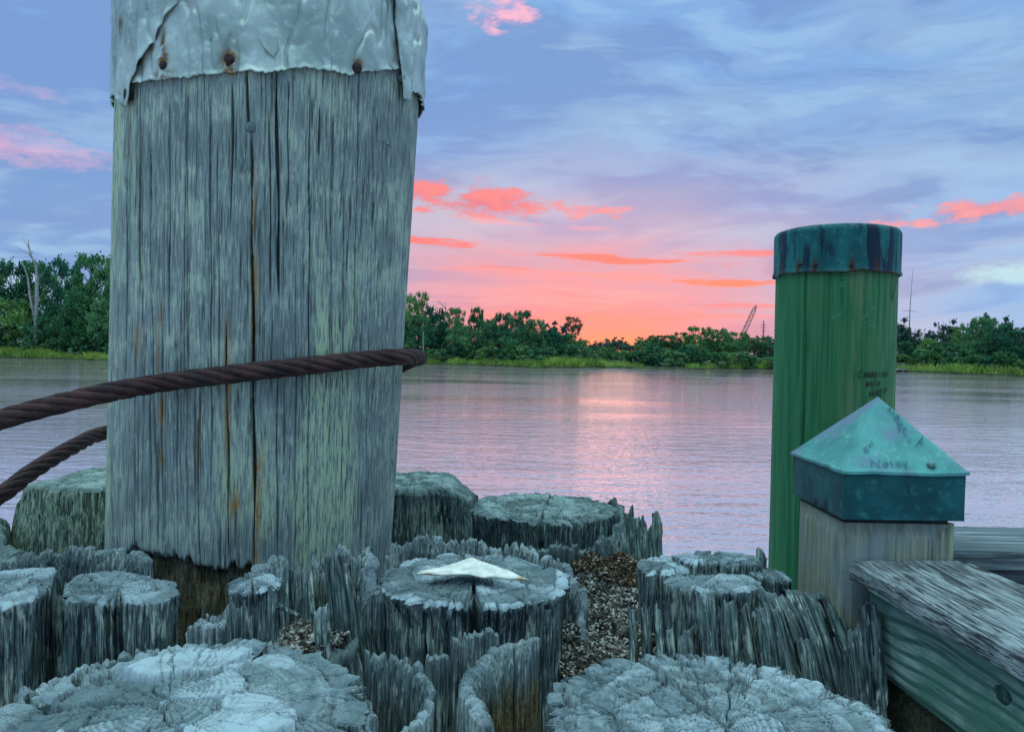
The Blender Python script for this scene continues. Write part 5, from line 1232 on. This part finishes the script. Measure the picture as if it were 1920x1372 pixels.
# marsh grass fringe
def marsh():
    rg = np.random.RandomState(4); V, F = [], []
    n = 46000; px = rg.uniform(-250, 2200, n)
    x = np.array([0.]); base = np.array([P(p, 690, 110).x for p in np.linspace(-250, 2200, 400)]); xx = np.interp(px, np.linspace(-250, 2200, 400), base)
    dens = n3(xx * .12, 0., 0., 4) + .5 * n3(xx * .5, 2., 0., 6)
    wt = np.where((px < 215) | ((px > 765) & (px < 1215)), .7, 0) + np.where((px > 1780) & (px < 1850), .6, 0) + np.where((px > 1215) & (px < 1460), -.35, 0)
    keep = dens + wt + rg.uniform(-.4, .4, n) > 0.05
    xx = xx[keep]; dens = (dens + wt)[keep]; n = len(xx)
    yy = np.interp(xx, SHX, SHY) + .8 * n3(xx * .35, 0., 0., 5) + rg.uniform(.2, 3.4, n) ** 1.0
    h = rg.uniform(.5, 1.25, n) * (.75 + .5 * np.clip(dens, -.3, 1.2)); w = rg.uniform(.03, .07, n)
    lean = rg.normal(0, .25, (n, 2)) * h[:, None]; a = rg.uniform(0, math.pi, n); dx, dy = np.cos(a) * w, np.sin(a) * w
    z0 = np.full(n, .12)
    V = np.stack([np.stack([xx - dx, yy - dy, z0], -1), np.stack([xx + dx, yy + dy, z0], -1), np.stack([xx + dx * .6 + lean[:, 0] * .5, yy + dy * .6 + lean[:, 1] * .5, z0 + h * .65], -1), np.stack([xx + lean[:, 0], yy + lean[:, 1], z0 + h], -1)], 1).reshape(-1, 3)
    o = obj('marsh_grass', mesh_np('marsh_grass', V, np.arange(4 * n).reshape(-1, 4), {}, smooth=False), GRASS)
    tag(o, 'bright yellow green marsh grass fringing the far bank', 'grass', kind='stuff')
marsh()

# crane boom, poles, mast, jetty
d = 290; cr = thing('crane', 'distant crane with a slanting lattice boom above the trees', 'crane', (P(1388, 640, d).x, d, .8))
A, B = P(1387, 640, d), P(1418, 572, d); ax = (B - A).normalized(); sd_ = Vector((ax.z, 0, -ax.x)); bk = Vector((0, 1, 0))
for sx in (-1, 1):
    for sy in (-1, 1):
        mb = MB(); mb.tube([A + sd_ * sx * .7 + bk * sy * .7, A.lerp(B, .85) + sd_ * sx * .6 + bk * sy * .6, B + sd_ * sx * .12], .10, 5); mb.build('boom_chord', STEEL, cr)
mb = MB()
for i in range(13):
    p, q = A.lerp(B, .03 + i * .07), A.lerp(B, .03 + (i + 1) * .07); s = -1 if i % 2 else 1; w = .68 - .012 * i * 1.5
    mb.tube([p + sd_ * s * w - bk * .65, q - sd_ * s * w - bk * .65], .06, 4); mb.tube([p + sd_ * s * w + bk * .65, q - sd_ * s * w + bk * .65], .06, 4)
mb.build('boom_lacing', STEEL, cr)
mb = MB(); c = P(1384, 650, d); mb.box((c.x - 2.2, d - 1.6, 1.6), (c.x + 1.8, d + 1.6, 4.2)); mb.box((c.x + 1.0, d - 1.9, 2.2), (c.x + 2.2, d - .4, 4.6)); mb.box((c.x - 2.5, d - 2, .8), (c.x + 2.5, d + 2, 1.6)); mb.build('machine_body', STEEL, cr)
mb = MB(); mb.tube([c + Vector((-1, 0, 0)), B], .05, 4); mb.build('pendant_line', STEEL, cr)
d = 180; up_ = thing('utility_pole', 'distant wooden utility pole with short crossarms beside the green pile', 'utility pole', (P(1431, 660, d).x, d, .8))
mb = MB(); mb.tube([P(1430, 668, d), P(1432, 601, d)], [.17, .11], 7); mb.build('pole', BARK, up_, True)
for y, w in ((609, 5), (614, 5), (620, 4)):
    mb = MB(); mb.tube([P(1431.5 - w, y, d), P(1431.5 + w, y, d)], .07, 4); mb.build('crossarm', BARK, up_)
d = 170; ms = thing('radio_mast', 'slender grey radio mast with one crossbar above the right hand trees', 'mast', (P(1703, 660, d).x, d, .8))
for a_, b_, r0, r1 in (((1703, 668), (1706.5, 575), .16, .10), ((1706.5, 577), (1709.5, 530), .075, .05), ((1709.5, 532), (1712.5, 500), .045, .02)):
    mb = MB(); mb.tube([P(*a_, d), P(*b_, d)], [r0, r1], 7); mb.build('mast_section', STEEL, ms, True)
mb = MB(); mb.tube([P(1691, 582, d), P(1721, 584, d)], .045, 5); mb.build('crossbar', STEEL, ms)
d = shore_y(P(1700, 690, 110).x) - 1.2; jt = thing('jetty', 'small pale landing stage with a rail on the far bank', 'jetty', (P(1695, 697, d).x, d, 0))
c = P(1693, 693, d); mb = MB(); mb.box((c.x - 1.6, d - .5, .25), (c.x + 1.4, d + 1.5, .42)); mb.build('platform', DEADWOOD, jt)
for dx in (-1.4, -.2, 1.0):
    mb = MB(); mb.box((c.x + dx, d - .3, -.6), (c.x + dx + .1, d - .2, 1.35 if dx < .5 else .25)); mb.build('post', DEADWOOD, jt)
for z in (.9, 1.3):
    mb = MB(); mb.box((c.x - 1.5, d - .36, z), (c.x + .1, d - .31, z + .08)); mb.build('rail', DEADWOOD, jt)
